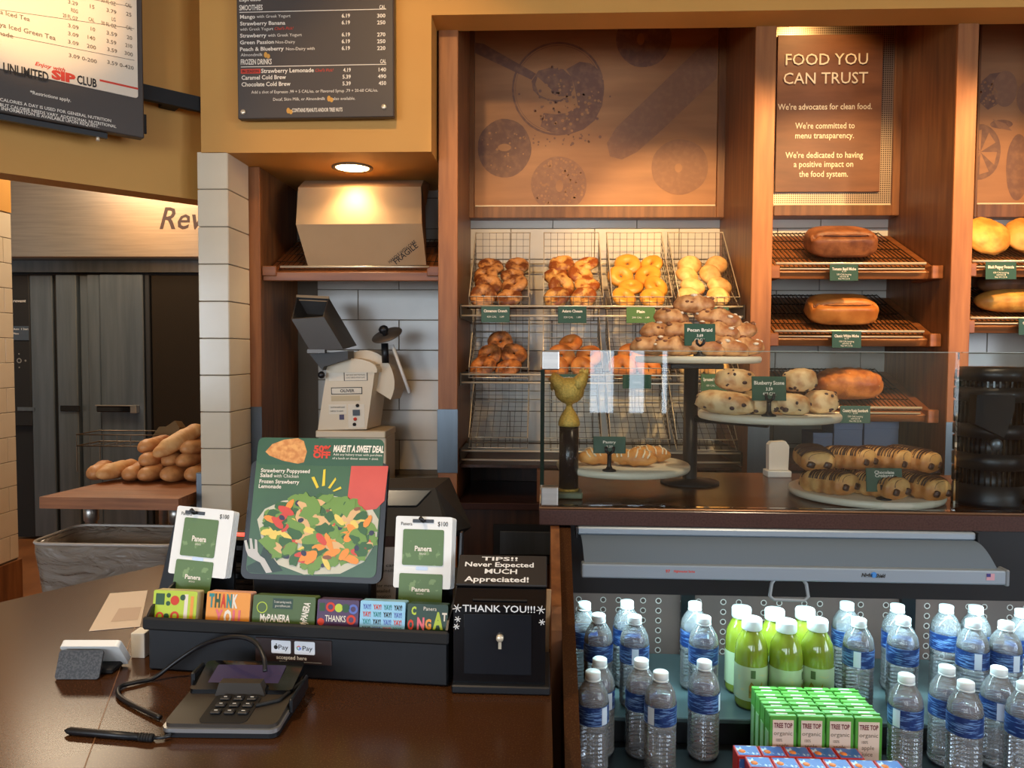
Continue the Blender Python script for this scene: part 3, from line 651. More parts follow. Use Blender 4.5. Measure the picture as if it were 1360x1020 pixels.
# ================================================================== loaf bays: slanted wood shelves with wire racks
def bread_shelf(xa, xb, yback, yfront, label, xrail, Yb=3.56, Yf=3.12, lip=True):
    zB = PY(1100, yback, Yb).z; zF = PY(1100, yfront, Yf).z; D = Yb-Yf
    t = thing('bread_shelf', label, 'shelf', (xa, Yf, zF)); W_ = xb-xa; s = (zB-zF)/D
    A = math.atan(s); M = Matrix.Rotation(A, 4, 'X'); Ls = D/math.cos(A)
    MB().box((.002, 0, -.03), (W_-.002, Ls, -.012), M=M).build('board', WOODH, t)
    MB().bbox((.002, -.02, -.045), (W_-.002, -.002, -.012), .003, M=M).build('front_edge', WOODH, t)
    for x in (.002, W_-.047):
        MB().bbox((x, -.035, -.05), (x+.045, .14, .004), .003).build('end_bracket', WOODH, t)
    g = MB(); n = int((W_-.08)/.019); x0 = .04; x1 = W_-.06
    for i in range(n+1): x = x0+(x1-x0)*i/n; g.wire((x, .0, .003), (x, Ls, .003), .0022, M=M)
    for k in range(5): y = Ls*k/4; g.wire((x0, y, -.001), (x1, y, -.001), .0030, M=M)
    g.build('wire_rack', BWIRE, t)
    MB().tube([(.03, -.030, .012), (W_-.07, -.030, .012)], .0055, 8).build('front_rail', CHROME, t)
    MB().tube([(.035, -.030, -.010), (W_-.075, -.030, -.010)], .0035, 8).build('lower_rail', CHROME, t)
    return (xa, Yf, zF, A)
def on_shelf(px, py, sh, up=0):
    """point on the slanted shelf seen at a pixel"""
    xa, Yf, zF, A = sh; O = Vector((0, Yf, zF)); n = Vector((0, -math.sin(A), math.cos(A))); r = ray(px, py)
    return CAM+r*((O-CAM).dot(n)/r.dot(n))+n*up
S2 = [bread_shelf(x2b+.002, x3a-.002, a, b, l, None) for a, b, l in ((310, 355, 'slanted wood shelf with the dark loaf, top of the loaf bay'), (392, 444, 'slanted wood shelf with the plain white loaf, middle of the loaf bay'), (490, 544, 'slanted wood shelf with the seeded sourdough loaf behind the glass'))]
S3 = [bread_shelf(x3b+.002, 2.418, a, b, l, None) for a, b, l in ((308, 352, 'slanted wood shelf with the round focaccia in the right bay'), (382, 426, 'slanted wood shelf with long loaves in the right bay'))]
LOAF = [bread_mat('dark_loaf_crust', C(150, 92, 52), C(108, 60, 32), 16, .4, .62), bread_mat('white_loaf_crust', C(200, 130, 62), C(172, 100, 42), 14, .36, .64, .4, (24, .10)),
        bread_mat('sourdough_crust', C(204, 128, 60), C(150, 80, 32), 16, .4, .62), bread_mat('focaccia_crust', C(228, 168, 78), C(196, 124, 48), 16, .4, .64), bread_mat('brown_loaf_crust', C(140, 88, 50), C(104, 62, 34), 14)]
FLOUR = mat('flour_dust', C(236, 214, 176), .9)
def loaf(px0, px1, pyb, sh, depth, h, m, label, name='bread_loaf', seed=0, groove=0, square=.55, score=0, rz=0):
    a = on_shelf(px0, pyb, sh); b = on_shelf(px1, pyb, sh); L_ = (b-a).length; A = sh[3]
    def f(p, d):
        # squared-off loaf: push towards a rounded box, with a lengthwise split
        q = Vector((math.copysign(abs(d.x)**square, d.x), math.copysign(abs(d.y)**square, d.y), math.copysign(abs(d.z)**square, d.z)))
        k = 1+.035*noise.noise(d*2.2+Vector((seed*3, 1, seed)))+.012*noise.noise(d*7+Vector((seed, 0, 0)))
        z = q.z*h*.5*k; cr_ = groove*max(0, 1-abs(d.x)**4)*1.1*math.exp(-((d.z-.55)/.10)**2)*(d.y < 0)
        if d.z > 0: z -= groove*1.7*math.exp(-((d.y+.34)/.10)**2)*max(0, 1-abs(d.x)**4); z += .006*math.cos(d.x*1.4)
        x_ = q.x*L_*.5*k; 
        if score and d.z > 0: z += .003*math.sin(d.x*26+d.y*2)
        return Vector((x_, q.y*depth*.5*k+cr_, z))
    mb = MB().sphere(lambda d: f(None, d), 56, 36)
    c = (a+b)/2; n = Vector((0, -math.sin(A), math.cos(A))); c = c+n*(h*.5+.003)+Vector((0, math.cos(A), math.sin(A)))*depth*.5
    o = mb.build(name, m); o.matrix_world = Matrix.Translation(c) @ Matrix.Rotation(rz, 4, 'Z') @ Matrix.Rotation(A, 4, 'X')
    return tag(o, label, 'bread')
loaf(1076, 1168, 347, S2[0], .17, .105, LOAF[0], 'dark brown split-top loaf on the top shelf of the loaf bay', seed=1, groove=.018)
loaf(1077, 1169, 437, S2[1], .17, .10, LOAF[1], 'smooth golden white loaf with a split top on the middle shelf', seed=2, groove=.020)
lf = loaf(1088, 1176, 537, S2[2], .15, .115, LOAF[2], 'seeded orange sourdough loaf behind the glass on the lowest loaf shelf', seed=3, score=1, square=.72)
m_ = MB(); random.seed(5)
for i in range(46):
    d = Vector((random.uniform(-.95, .95), random.uniform(-.9, .5), 1)).normalized(); L_ = .2
    x = random.uniform(-.11, .11); y = random.uniform(-.06, .03); z = .5*.115*math.sqrt(max(.05, 1-(x/.15)**2-(y/.085)**2))+.004
    m_.lathe([(0, -.001), (.0028, 0), (0, .001)], 5, M=Matrix.Translation((x, y, z)), cap=False)
m_.build('seed_topping', FLOUR, lf)['kind'] = 'stuff'
for px, lab, sd in ((1319, 'round dimpled golden focaccia on the top shelf of the right bay', 1), (1372, 'golden focaccia at the picture edge of the right bay', 2)):
    p = on_shelf(px, 341, S3[0]); me = bun_mesh(LOAF[3], sd, .092, .092, .034, .10, 'focaccia_bread', 30, 16)
    o = link('focaccia_bread', me); o.matrix_world = Matrix.Translation(p+Vector((0, .045, .092))) @ Matrix.Rotation(RAD(64), 4, 'X'); tag(o, lab, 'bread')
loaf(1304, 1400, 420, S3[1], .12, .085, LOAF[3], 'long golden loaf at the front of the right bay shelf', seed=6, square=.85, rz=-.1)
loaf(1302, 1390, 398, S3[1], .12, .10, LOAF[4], 'long dark brown loaf behind the golden loaf in the right bay', seed=7, square=.85, rz=.12)
def bread_tag(px0, py0, px1, py1, label, l1, Y=3.078):
    tagsign(px0, py0, px1, py1, Y, label, l1, [('6.19', .52, .14), ('150 CAL/serving', .34, .5), ('serves 8', .22, .3), ('Net Wt 2.5 lb', .08, .4)])
bread_tag(1102, 351, 1140, 373, 'green price tag under the dark split-top loaf', 'Tomato Basil Miche')
bread_tag(1105, 440, 1144, 462, 'green price tag under the golden white loaf', 'Classic White Miche')
bread_tag(1116, 539, 1156, 562, 'green price tag under the seeded sourdough loaf', 'Country Rustic Sourdough')
bread_tag(1309, 348, 1350, 371, 'green price tag under the round focaccia', 'Black Pepper Focaccia')
tagsign(1353, 423, 1390, 445, 3.078, 'green price tag cut by the right picture edge under the long loaves', 'Classic Loaf', [('4.19', .5, .2)])

# ================================================================== slicer niche
xn0, xn1 = xb+.003, x1a-.003
def niche_shelf():
    Yf = 3.16; Yb = 3.56; zF = PY(470, 358, Yf).z; zB = PY(470, 318, Yb).z
    A = math.atan((zB-zF)/(Yb-Yf)); M = Matrix.Rotation(A, 4, 'X'); Ls = (Yb-Yf)/math.cos(A); W_ = xn1-xn0
    t = thing('niche_shelf', 'wood shelf with wire rack holding the cardboard box in the slicer niche', 'shelf', (xn0, Yf, zF))
    MB().box((0, 0, -.03), (W_, Ls, -.012), M=M).build('board', WOODH, t)
    MB().bbox((0, -.02, -.05), (W_, -.002, -.012), .003).build('front_edge', WOODH, t)
    for x in (0, W_-.06): MB().bbox((x, -.03, -.03), (x+.06, .1, .012), .003).build('end_bracket', WOODH, t)
    g = MB()
    for i in range(34): x = .02+(W_-.04)*i/33; g.wire((x, 0, .002), (x, Ls, .002), .0016, M=M)
    for k in range(5): g.wire((.02, Ls*k/4, -.001), (W_-.02, Ls*k/4, -.001), .0022, M=M)
    g.build('wire_rack', BWIRE, t)
    MB().tube([(.08, -.03, .008), (W_-.05, -.03, .008)], .005, 8).build('front_rail', CHROME, t)
niche_shelf()
CARD = mat('cardboard', C(178, 146, 108), .75, noise2=(3, C(166, 134, 98), .35, .65, (1, 1, 1)))
prof = [((409, 353), (560, 352), 3.20), ((393, 298), (554, 297), 3.14), ((396, 249), (553, 248), 3.20), ((408, 236), (564, 236), 3.45), ((412, 320), (566, 320), 3.50)]
o0 = PY(484, 353, 3.20)
lv = [PY(*p[0], p[2])-o0 for p in prof]; rv = [PY(*p[1], p[2])-o0 for p in prof]
rv = [Vector((r_.x+(.02 if i in (0, 1, 2) else .0), r_.y, r_.z)) for i, r_ in enumerate(rv)]
n = 5; t = thing('cardboard_box', 'large tilted cardboard box marked fragile on the niche shelf', 'box', o0)
mb = MB().add(lv+rv, [list(range(n)), list(range(2*n-1, n-1, -1))]+[(i, (i+1) % n, (i+1) % n+n, i+n) for i in range(n)])
mb.build('carton', CARD, t)
e = MB(); a, b = rv[2], rv[3]; c_ = rv[1]
e.add([a+Vector((.001, 0, 0)), b+Vector((.001, 0, 0)), b+Vector((.02, 0, -.03)), (a+c_)/2+Vector((.012, .02, .0))], [(0, 1, 2, 3)]); 
e.add([v+Vector((.003, 0, 0)) for v in (a, b, b+Vector((.02, 0, -.03)), (a+c_)/2+Vector((.012, .02, 0)))], [(0, 1, 2, 3)]); e.build('torn_flap', CARD, t)
up_ = lv[1]-lv[0]; Ub = (rv[0]-lv[0]); plb = Plane(o0+lv[0], Ub, up_)
aa = plb.hit(531, 352); R_ = t.matrix_world.inverted()
for s_, x_, y_, w_, h_ in (('FRAGILE', 527, 356, .125, .024), ('HANDLE WITH CARE', 518, 350, .150, .014)):
    a = plb.hit(x_, y_)
    lettering(t, INKB, [(s_, 0, 0, w_, h_)], .0012, M=Matrix.Translation(-o0) @ plb.M @ Matrix.Translation((a[0], 0, max(a[1], .004))) @ Matrix.Rotation(RAD(-37), 4, 'Y'), bold=.01)
# work counter in the niche (hidden behind the register) and the bagel slicer
t = thing('niche_counter', 'work counter in the niche under the bagel slicer', 'counter', ((xn0+xn1)/2, 3.12, 0)); hw = (xn1-xn0)/2
MB().box((-hw, 0, .02), (hw, .46, .86)).build('body', WOODD, t); MB().bbox((-hw, -.02, .862), (hw, .47, .90), .003).build('worktop', STEEL, t)
SL = mat('slicer_enamel', C(226, 208, 176), .38); Ys = 3.22
o0 = PY(455, 571, Ys); o0.z = .90
t = thing('bagel_slicer', 'cream enamel bagel slicer with steel feed chute below the cardboard box', 'slicer', o0)
def s(px, py, Y=Ys): return PY(px, py, Y)-o0
def hull(mb, front, back, mi=0, smooth=False):
    n = len(front); mb.add(front+back, [list(range(n)), list(range(2*n-1, n-1, -1))]+[(i, i+n, (i+1) % n+n, (i+1) % n) for i in range(n)], mi, smooth)
fr = [s(422, 571), s(487, 570), s(499, 484), s(435, 485)]
dz = Vector((.02, .19, 0)); mb = MB(); hull(mb, fr, [v+dz for v in fr]); sbody = mb.build('body', SL, t)
mb = MB(); bs = [Vector((fr[0].x-.005, -.012, 0)), Vector((fr[1].x+.015, -.012, 0)), Vector((fr[1].x+.012, -.012, fr[1].z)), Vector((fr[0].x-.004, -.012, fr[0].z))]
mb.bbox((fr[0].x-.006, -.014, fr[0].z-.032), (fr[1].x+.085, .22, fr[0].z-.001), .004)
mb.bbox((fr[1].x-.01, 0, 0), (fr[1].x+.085, .20, fr[0].z-.03), .004); mb.bbox((fr[0].x, .10, 0), (fr[1].x, .2, fr[0].z-.03), .004); mb.build('pedestal', SL, t)
def arc(cx, cy, rx, ry, a0, a1, Y, n=14): return [s(cx+rx*math.cos(RAD(a0+(a1-a0)*i/n)), cy-ry*math.sin(RAD(a0+(a1-a0)*i/n)), Y) for i in range(n+1)]
mb = MB(); f_ = arc(467, 492, 34, 16, -10, 190, Ys-.006); hull(mb, f_, [v+Vector((.012, .12, .0)) for v in f_], 0, False); mb.build('drum_cover', SL, t)
mb = MB(); f_ = arc(484, 509, 40, 44, -30, 120, Ys+.06)+[s(470, 500, Ys+.06)]; hull(mb, f_, [v+Vector((.02, .13, 0)) for v in f_]); mb.build('blade_guard', SL, t)
# feed chute
T = [s(387, 424, 3.10), s(430, 421, 3.10), s(437, 396, 3.24), s(394, 394, 3.24)]
Bt = [s(412, 466, 3.13), s(456, 464, 3.13), s(474, 459, 3.26), s(430, 458, 3.26)]
ctr = sum(T, Vector())/4; ctb = sum(Bt, Vector())/4
Ti = [ctr+(v-ctr)*.93 for v in T]; Bi = [ctb+(v-ctb)*.93 for v in Bt]
CH = mat('chute_steel', C(96, 92, 88), .42, .7); CHD = mat('hinge_dark', C(60, 58, 56), .5, .3)
mb = MB(); vs = T+Bt+Ti+Bi
mb.add(vs, [(i, (i+1) % 4, 4+(i+1) % 4, 4+i) for i in range(4)]+[(i, 8+i, 8+(i+1) % 4, (i+1) % 4) for i in range(4)])
mb.add(vs, [(8+i, 12+i, 12+(i+1) % 4, 8+(i+1) % 4) for i in range(4)], 1)  # inner walls coloured black for the shade inside the steel chute
chute = mb.build('feed_chute', [CH, BLACKM], t)
mb = MB(); mb.add([v.lerp(w, .35) for v, w in zip(Ti, Bi)], [(0, 1, 2, 3)]); mb.build('chute_shade', BLACKM, chute)  # added black sheet standing in for the shade down the chute
mb = MB(); a, b = T[3], T[2]; mb.add([a+Vector((0, -.004, -.016)), b+Vector((0, -.004, -.016)), b+Vector((0, -.004, .008)), a+Vector((0, -.004, .008)), a+Vector((0, .004, -.016)), b+Vector((0, .004, -.016)), b+Vector((0, .004, .008)), a+Vector((0, .004, .008))],
    [(0,1,2,3),(7,6,5,4),(0,4,5,1),(1,5,6,2),(2,6,7,3),(3,7,4,0)]); mb.build('chute_lip', CARD, chute)
mb = MB(); hull(mb, [s(411, 470, 3.16), s(462, 466, 3.16), s(462, 477, 3.16), s(430, 487, 3.16), s(428, 492, 3.16)], [s(411, 470, 3.16)+Vector((0, .1, 0)), s(462, 466, 3.16)+Vector((0, .1, 0)), s(462, 477, 3.16)+Vector((0, .1, 0)), s(430, 487, 3.16)+Vector((0, .1, 0)), s(428, 492, 3.16)+Vector((0, .1, 0))]); mb.build('chute_hinge', CHD, t)
c = s(427, 498, 3.19); MB().sphere(lambda d: d*.016+c, 10, 8).build('clamp_knob', BLACK, t)
a = s(408, 465, 3.12); MB().box((a.x, a.y, a.z-.012), (a.x+.075, a.y+.03, a.z+.003)).build('hinge_bar', CH, t)
c = s(514, 445, 3.26); Md = Matrix.Translation(c) @ Matrix.Rotation(RAD(28), 4, 'X') @ Matrix.Rotation(RAD(-14), 4, 'Y')
pdisc = MB().lathe([(.0, -.002), (.069, -.002), (.070, .0), (.069, .002), (0, .003)], 30, cap=False, M=Md).build('pusher_disc', mat('disc_grey', C(112, 104, 96), .4, .6), t)
MB().lathe([(.012, .0), (.012, .012), (.021, .022), (.021, .036), (.012, .045), (0, .047)], 18, M=Md @ Matrix.Translation((-.006, 0, 0))).build('pusher_knob', BLACK, pdisc)
MB().tube([s(511, 456, 3.27), s(512, 482, 3.27)], .016, 8).build('pusher_arm', BLACK, t)
MB().tube([s(521, 458, 3.25), s(544, 522, 3.22)], .0075, 10).build('handle_rod', WHITE, t)
# decals on the slicer's face
pf = Plane(o0+fr[0], fr[1]-fr[0], fr[3]-fr[0]); MD = Matrix.Translation(-o0) @ pf.M
def decal(x0, y0, x1, y1, m, name='decal', off=.0012):
    a = pf.hit(x0, y1); b = pf.hit(x1, y0); MB().box((a[0], -off, a[1]), (b[0], 0, b[1]), M=MD).build(name, m, sbody)
STK = mat('sticker_white', C(236, 226, 206), .5); 
decal(457, 490, 488, 506, INKB, 'plate_border', .001); decal(458, 491, 487, 505.5, STK, 'instruction_plate', .0016)
decal(440, 514, 481, 524, INKB, 'plate_border', .001); decal(441, 515, 480, 523, STK, 'maker_plate', .0016)
decal(440, 525, 478, 533, mat('sticker_tan', C(206, 186, 146), .5), 'tan_strip'); decal(437, 537, 460, 550, STK, 'caution_label', .0014); decal(463, 536.5, 484, 568, STK, 'switch_plate', .0016)
decal(437, 487, 456, 506, STK, 'side_plate', .001); decal(467, 484.5, 473, 489, mat('flag_red', C(190, 70, 70), .5), 'flag_sticker', .0018); decal(467, 484.5, 470, 487, mat('flag_blue', C(50, 50, 120), .5), 'flag_canton', .0022)
decal(469, 544, 478, 552, BLACK, 'power_switch', .006)
for (x_, y_, m_) in ((472, 556.5, INKR), (475, 538.5, BLACK), (471, 563.5, BLACK)):
    a = pf.hit(x_, y_); MB().lathe([(.0075, 0), (.0075, .006), (0, .007)], 14, M=MD @ Matrix.Translation((a[0], 0, a[1])) @ Matrix.Rotation(RAD(90), 4, 'X')).build('button', m_, sbody)
decal(451, 550.5, 457, 557.5, mat('sticker_violet', C(70, 56, 90), .5), 'code_sticker', .0016)
lettering(sbody, INKB, pxi(pf, [('OLIVER', 452, 521, 471, 4)]), .0024, M=MD, bold=.02)
lettering(sbody, INKB, pxi(pf, [('WARNING', 464, 495, 481, 2.4), ('KEEP HANDS AWAY FROM BLADE', 460, 499, 485, 1.8), ('DO NOT OPERATE WITHOUT GUARD', 460, 502.5, 485, 1.8), ('CAUTION SHARP BLADE', 439, 542, 458, 2), ('UNPLUG TO CLEAN', 439, 547, 456, 2)]), .0024, M=MD, name='small_lettering')
# ================================================================== pastry counter with glass guard
ZT = 1.16; YT0 = 1.600; XT0 = PZ(716, 675, ZT).x
t = thing('pastry_counter', 'dark laminate pastry counter carrying the glass guard', 'counter', (XT0, YT0, ZT-.034))
MB().bbox((0, .002, 0.001), (2.3, .53, .034), .0015).build('counter_top', mat('brown_laminate_top', C(104, 66, 40), .25, noise2=(6, C(90, 56, 34), .35, .65, (.5, 4, 4))), t)
MB().bbox((0, -.004, 0), (2.3, .0015, .034), .0015).build('front_edge', TIERM, t)
MB().bbox((.0, .001, .0345), (2.3, .012, .0375), .001).build('edge_strip', mat('bronze_strip', C(128, 96, 70), .35, .6), t)
YG = 1.622; XG0 = PY(724, 560, YG).x; XG1 = PY(1272, 560, YG).x; ZG = PY(900, 466.5, YG).z; zg0 = ZT+.004
t = thing('glass_guard', 'clear glass guard pane in front of the pastry plates', 'glass guard', (XG0, YG, zg0))
MB().box((0, 0, 0), (XG1-XG0, .008, ZG-zg0)).build('pane', GLASS, t)
MB().box((0, -.0006, ZG-zg0), (XG1-XG0, .0086, ZG-zg0+.0012)).build('top_edge', mat('glass_edge_pale', C(150, 160, 150), .15), t)
for zz in (0, ZG-zg0-.042): MB().bbox((-.008, -.010, zz), (.030, -.0005, zz+.042), .003, seg=2).bbox((-.008, .0085, zz), (.030, .02, zz+.042), .003).build('metal_clip', STEEL, t)
t2 = thing('side_glass', 'glass end pane left of the gold trophy', 'glass guard', (XG0-.010, YG+.02, zg0))
MB().box((0, 0, 0), (.008, .44, ZG-zg0)).build('pane', GLASS, t2); MB().box((-.0005, -.004, .042), (.0085, 0, ZG-zg0-.042)).build('green_edge', GLASSE, t2)
t = thing('glass_guard', 'second glass guard pane in front of the black appliance at right', 'glass guard', (XG1+.006, YG, zg0))
MB().box((0, 0, 0), (.92, .008, ZG-zg0)).build('pane', GLASS, t); MB().box((0, -.0006, ZG-zg0), (.92, .0086, ZG-zg0+.0012)).build('top_edge', bpy.data.materials['glass_edge_pale'], t)

# ------------------------------------------------------------------ tiered stand
pt = PY(926, 473, 2.0); pm = PY(1020, 547, 1.80); plw = PY(827, 614, 1.84); pp0 = PY(917, 560, 1.95)
PR = .163; PT = .018
t = thing('tiered_cake_stand', 'black pole stand with three round cream stone plates of pastries', 'cake stand', (pp0.x, pp0.y, ZT))
rl = lambda v: v-Vector((pp0.x, pp0.y, ZT))
MB().lathe([(.075, .001), (.075, .006), (.02, .012), (.0185, .014), (.0185, pt.z-ZT-PT-.012)], 20, M=None).build('pole', BLACK, t)
for p in (pt, pm, plw):
    q = rl(p); MB().lathe([(PR-.012, -PT), (PR-.003, -PT+.002), (PR, -PT+.008), (PR, -.004), (PR-.003, 0), (0, 0)], 48, M=Matrix.Translation(q)).build('plate', MARBLE, t)
    if p is not pt: MB().tube([(0, 0, q.z-PT-.012), (q.x, q.y, q.z-PT-.012)], .009, 8).build('support_arm', BLACK, t)
    else: MB().bbox((-.06, -.04, q.z-PT-.014), (.075, .09, q.z-PT-.001), .002).build('top_bracket', BLACK, t)
pb = PZ(1148, 651, ZT+.019); pb = PY(1148, 651, 1.797)
o = tag(MB().lathe([(.155, 0), (.168, .002), (.171, .009), (.170, .016), (.166, .018), (0, .018)], 48).build('serving_board', MARBLE, None, (pb.x, pb.y, ZT+.001)), 'round cream board under the chocolate croissants', 'board')

# ------------------------------------------------------------------ pastries
BRAID = bread_mat('braid_crust', C(222, 168, 110), C(168, 104, 58), 36); PECAN = mat('pecan_bits', C(132, 82, 50), .6); ICING = mat('icing', C(240, 222, 190), .5)
def braid_mesh(sd):
    mb = MB()
    def f(d):
        tw = math.sin(d.x*9+math.copysign(1, d.y)*d.y*4); k = 1+.10*tw*(1 if d.z > -.2 else 0)+.05*noise.noise(d*3+Vector((sd, 0, 0)))
        return Vector((d.x*.058*(1+.03*tw), d.y*.034*k, d.z*.026*k*(1 if d.z > 0 else .65)))
    mb.sphere(f, 28, 14); random.seed(sd)
    for i in range(16):
        d = Vector((random.uniform(-.9, .9), random.uniform(-.9, .6), random.uniform(.1, 1))).normalized(); p = f(d)*1.0; k = random.uniform(.003, .006)
        mb.sphere(lambda e: p+Vector((e.x*k*1.5, e.y*k, e.z*k*.7)), 6, 4, mi=1 if i % 3 else 2)
    return mb.mesh('pecan_pastry', [BRAID, PECAN, ICING])
BM = [braid_mesh(i) for i in range(3)]
zt0 = pt.z
br = [(866, 1.93, 0, 'at the left rim in the bottom layer'), (897, 1.90, 0, 'second from the left in the bottom layer'), (930, 1.89, 0, 'behind the tag foot in the bottom layer'), (962, 1.90, 0, 'right of the tag in the bottom layer'), (984, 1.96, 0, 'at the right rim in the bottom layer'),
      (874, 1.97, 1, 'at the left of the second layer'), (908, 1.95, 1, 'left of the tag in the second layer'), (951, 1.95, 1, 'right of the tag in the second layer'), (978, 2.0, 1, 'at the right of the second layer'),
      (891, 1.99, 2, 'on the left of the third layer'), (952, 1.99, 2, 'on the right of the third layer'), (921, 2.0, 3, 'alone on the very top of the pile')]
random.seed(3)
for i, (px, Y, ly, lab) in enumerate(br):
    p = PY(px, 470, Y); p.z = zt0+.0205+ly*.0375
    o = link('pecan_pastry', BM[i % 3]); o.location = p; o.scale = (1.08, 1.08, 1.15); o.rotation_euler = (random.uniform(-.1, .1), random.uniform(-.22, .22), random.uniform(-.5, .5)+(.5 if px < 900 else 0)); tag(o, 'pecan braid pastry %s on the top plate' % lab, 'pastry', 'pecan braids on the top plate')
SCONE = bread_mat('scone_crust', C(234, 200, 148), C(188, 130, 76), 30, .42, .64); BERRY = mat('blueberry', C(70, 44, 42), .55)
def scone_mesh(sd, a, b, c):
    mb = MB()
    def f(d):
        q = Vector((math.copysign(abs(d.x)**.75, d.x), math.copysign(abs(d.y)**.75, d.y), math.copysign(abs(d.z)**.7, d.z)))
        k = 1+.10*noise.noise(d*2.5+Vector((sd*4, 0, 0)))+.04*noise.noise(d*8+Vector((sd, 2, 0)))
        return Vector((q.x*a*k, q.y*b*k, q.z*c*k))
    mb.sphere(f, 26, 14); random.seed(sd+40)
    for i in range(11):
        d = Vector((random.uniform(-1, 1), random.uniform(-1.2, .3), random.uniform(-.7, .7))).normalized(); k = random.uniform(.0025, .0064); p = f(d)*(1-k*.45/f(d).length)
        mb.sphere(lambda e, q=random.uniform(.7, 1.5): p+Vector((e.x*k*q, e.y*k, e.z*k*.8)), 8, 6, mi=1)
    return mb.mesh('blueberry_scone', [SCONE, BERRY])
sc = [(962, 1.72, 0, .066, .04, .026, 'longest, at the left rim'), (1012, 1.72, 0, .04, .034, .022, 'behind the tag foot'), (1050, 1.71, 0, .042, .036, .024, 'right of the tag foot in the lower layer'), (1090, 1.76, 0, .037, .036, .027, 'at the right rim'),
      (976, 1.76, 1, .045, .036, .026, 'stacked on the left, half behind the tag'), (1061, 1.75, 1, .036, .034, .027, 'stacked on the right of the tag'), (1015, 1.88, 0, .05, .036, .026, 'at the back of the plate')]
for i, (px, Y, ly, a, b, c, lab) in enumerate(sc):
    p = PY(px, 540, Y); p.z = pm.z+c+.001+ly*.050
    o = scone_mesh(i, a, b, c); o = link('blueberry_scone', o, None, p, (0, .08*(-1)**i, .15*(i-3))); tag(o, 'blueberry scone %s of the middle plate' % lab, 'scone', 'blueberry scones on the middle plate')
CROI = bread_mat('croissant_crust', C(232, 182, 112), C(190, 122, 60), 22, .4, .62); CHOC = mat('chocolate', C(72, 42, 28), .4); FILL = mat('dough_end', C(226, 180, 116), .6)
def croissant_mesh(sd, stripes=True):
    mb = MB(); L_ = .064; n = 26; K = 30; vs = []; fs = []
    for k in range(K+1):
        u = -1+2*k/K; e = (1-abs(u)**8)**.5 if abs(u) < 1 else 0; e = max(e, .0)
        for i in range(n):
            a = 2*math.pi*i/n; rr = (.040*math.copysign(abs(math.cos(a))**.8, math.cos(a)), .029*math.copysign(abs(math.sin(a))**.8, math.sin(a))); q = 1+.05*math.sin(u*14+a)+.05*noise.noise(Vector((u*2, math.cos(a), math.sin(a)+sd*3)))
            z = rr[1]*q*e; z = z if z > 0 else z*.8
            vs.append((u*L_, rr[0]*q*e, z+.022))
    for k in range(K):
        for i in range(n): fs.append((k*n+i, k*n+(i+1) % n, (k+1)*n+(i+1) % n, (k+1)*n+i))
    mb.add(vs, fs, 0, True)
    if stripes:                                               # drizzled chocolate
        random.seed(sd+70)
        for k in range(20):
            u = -.90+.094*k+random.uniform(-.02, .02); pts = []; sl = random.uniform(.04, .22)
            for i in range(9):
                a = RAD(20+140*i/8); uu = min(.95, max(-.95, u+sl*(i/8-.5))); e = (1-abs(uu)**6)**.5
                pts.append((uu*L_, .0406*abs(math.cos(a))**.8*math.copysign(1, math.cos(a))*e, .0303*math.sin(a)**.8*e+.0225))
            mb.tube(pts, random.uniform(.0010, .0018), 4, mi=1)
    for y in (-.018, .018):
        for sx in (-1, 1): mb.sphere(lambda e, y=y, sx=sx: Vector((sx*L_*.955+e.x*.0045, y+e.y*.0105+.002*math.sin(e.z*5), .019+e.z*.0085)), 8, 6, mi=1)
    return mb.mesh('chocolate_croissant', [CROI, CHOC])
CM = [croissant_mesh(i) for i in range(3)]
cr = [(1101, 650, 0, -1.05, 'front left of the board'), (1166, 661, 0, -1.1, 'front centre behind the tag foot'), (1219, 654, 0, -1.15, 'front right at the rim of the board'), (1135, 640, 0, -1.1, 'centre of the bottom layer'), (1190, 643, 0, -1.0, 'right of centre in the bottom layer'),
      (1080, 622, 1, -1.7, 'left of the upper layer inside the clear wrap'), (1125, 624, 1, -.95, 'middle of the upper layer'), (1172, 622, 1, -.9, 'right of the upper layer'), (1208, 636, 1, -1.0, 'behind the tag on the right side')]
for i, (px, py, ly, rz, lab) in enumerate(cr):
    zz = ZT+.019+ly*.046; p = PZ(px, py, zz+.02)
    if ly: p = PY(px, py, 1.72+.02*ly); p.z = zz
    p = PY(px, py, max(p.y+.07, 1.705)); p.z = zz; o = link('chocolate_croissant', CM[i % 3], None, p, (0, .06*((i % 3)-1), rz)); tag(o, 'chocolate drizzled croissant at the %s' % lab if ly < 2 else 'chocolate drizzled croissant at the %s' % lab, 'croissant', 'chocolate croissants on the round board')
BCH = bread_mat('iced_croissant_crust', C(228, 170, 98), C(196, 130, 66), 18)
def iced_mesh(sd):
    mb = MB(); 
    def f(d):
        k = 1+.12*math.sin(d.x*12+sd)+.05*noise.noise(d*3+Vector((sd, 0, 0))); return Vector((d.x*.056, d.y*.028*k, d.z*.024*k*(1 if d.z > 0 else .7)))
    mb.sphere(f, 28, 12)
    for k in range(6): u = -.75+.3*k; mb.tube([f(Vector((u, y, 1-abs(y)*.8)).normalized())*1.02 for y in (-.9, -.5, -.1, .3, .7)], .0022, 5, mi=1)
    return mb.mesh('iced_pastry', [BCH, ICING])
for i, (px, Y, lab) in enumerate(((795, 1.80, 'left of the tag'), (842, 1.78, 'in the middle, right of the tag'), (862, 1.84, 'at the right'))):
    p = PY(px, 612, Y); p.z = plw.z+.0175; tag(link('iced_pastry', iced_mesh(i), None, p, (0, 0, (.5, -.3, .2)[i])), 'iced golden pastry %s on the lowest stand plate' % lab, 'pastry', 'iced pastries on the low plate')
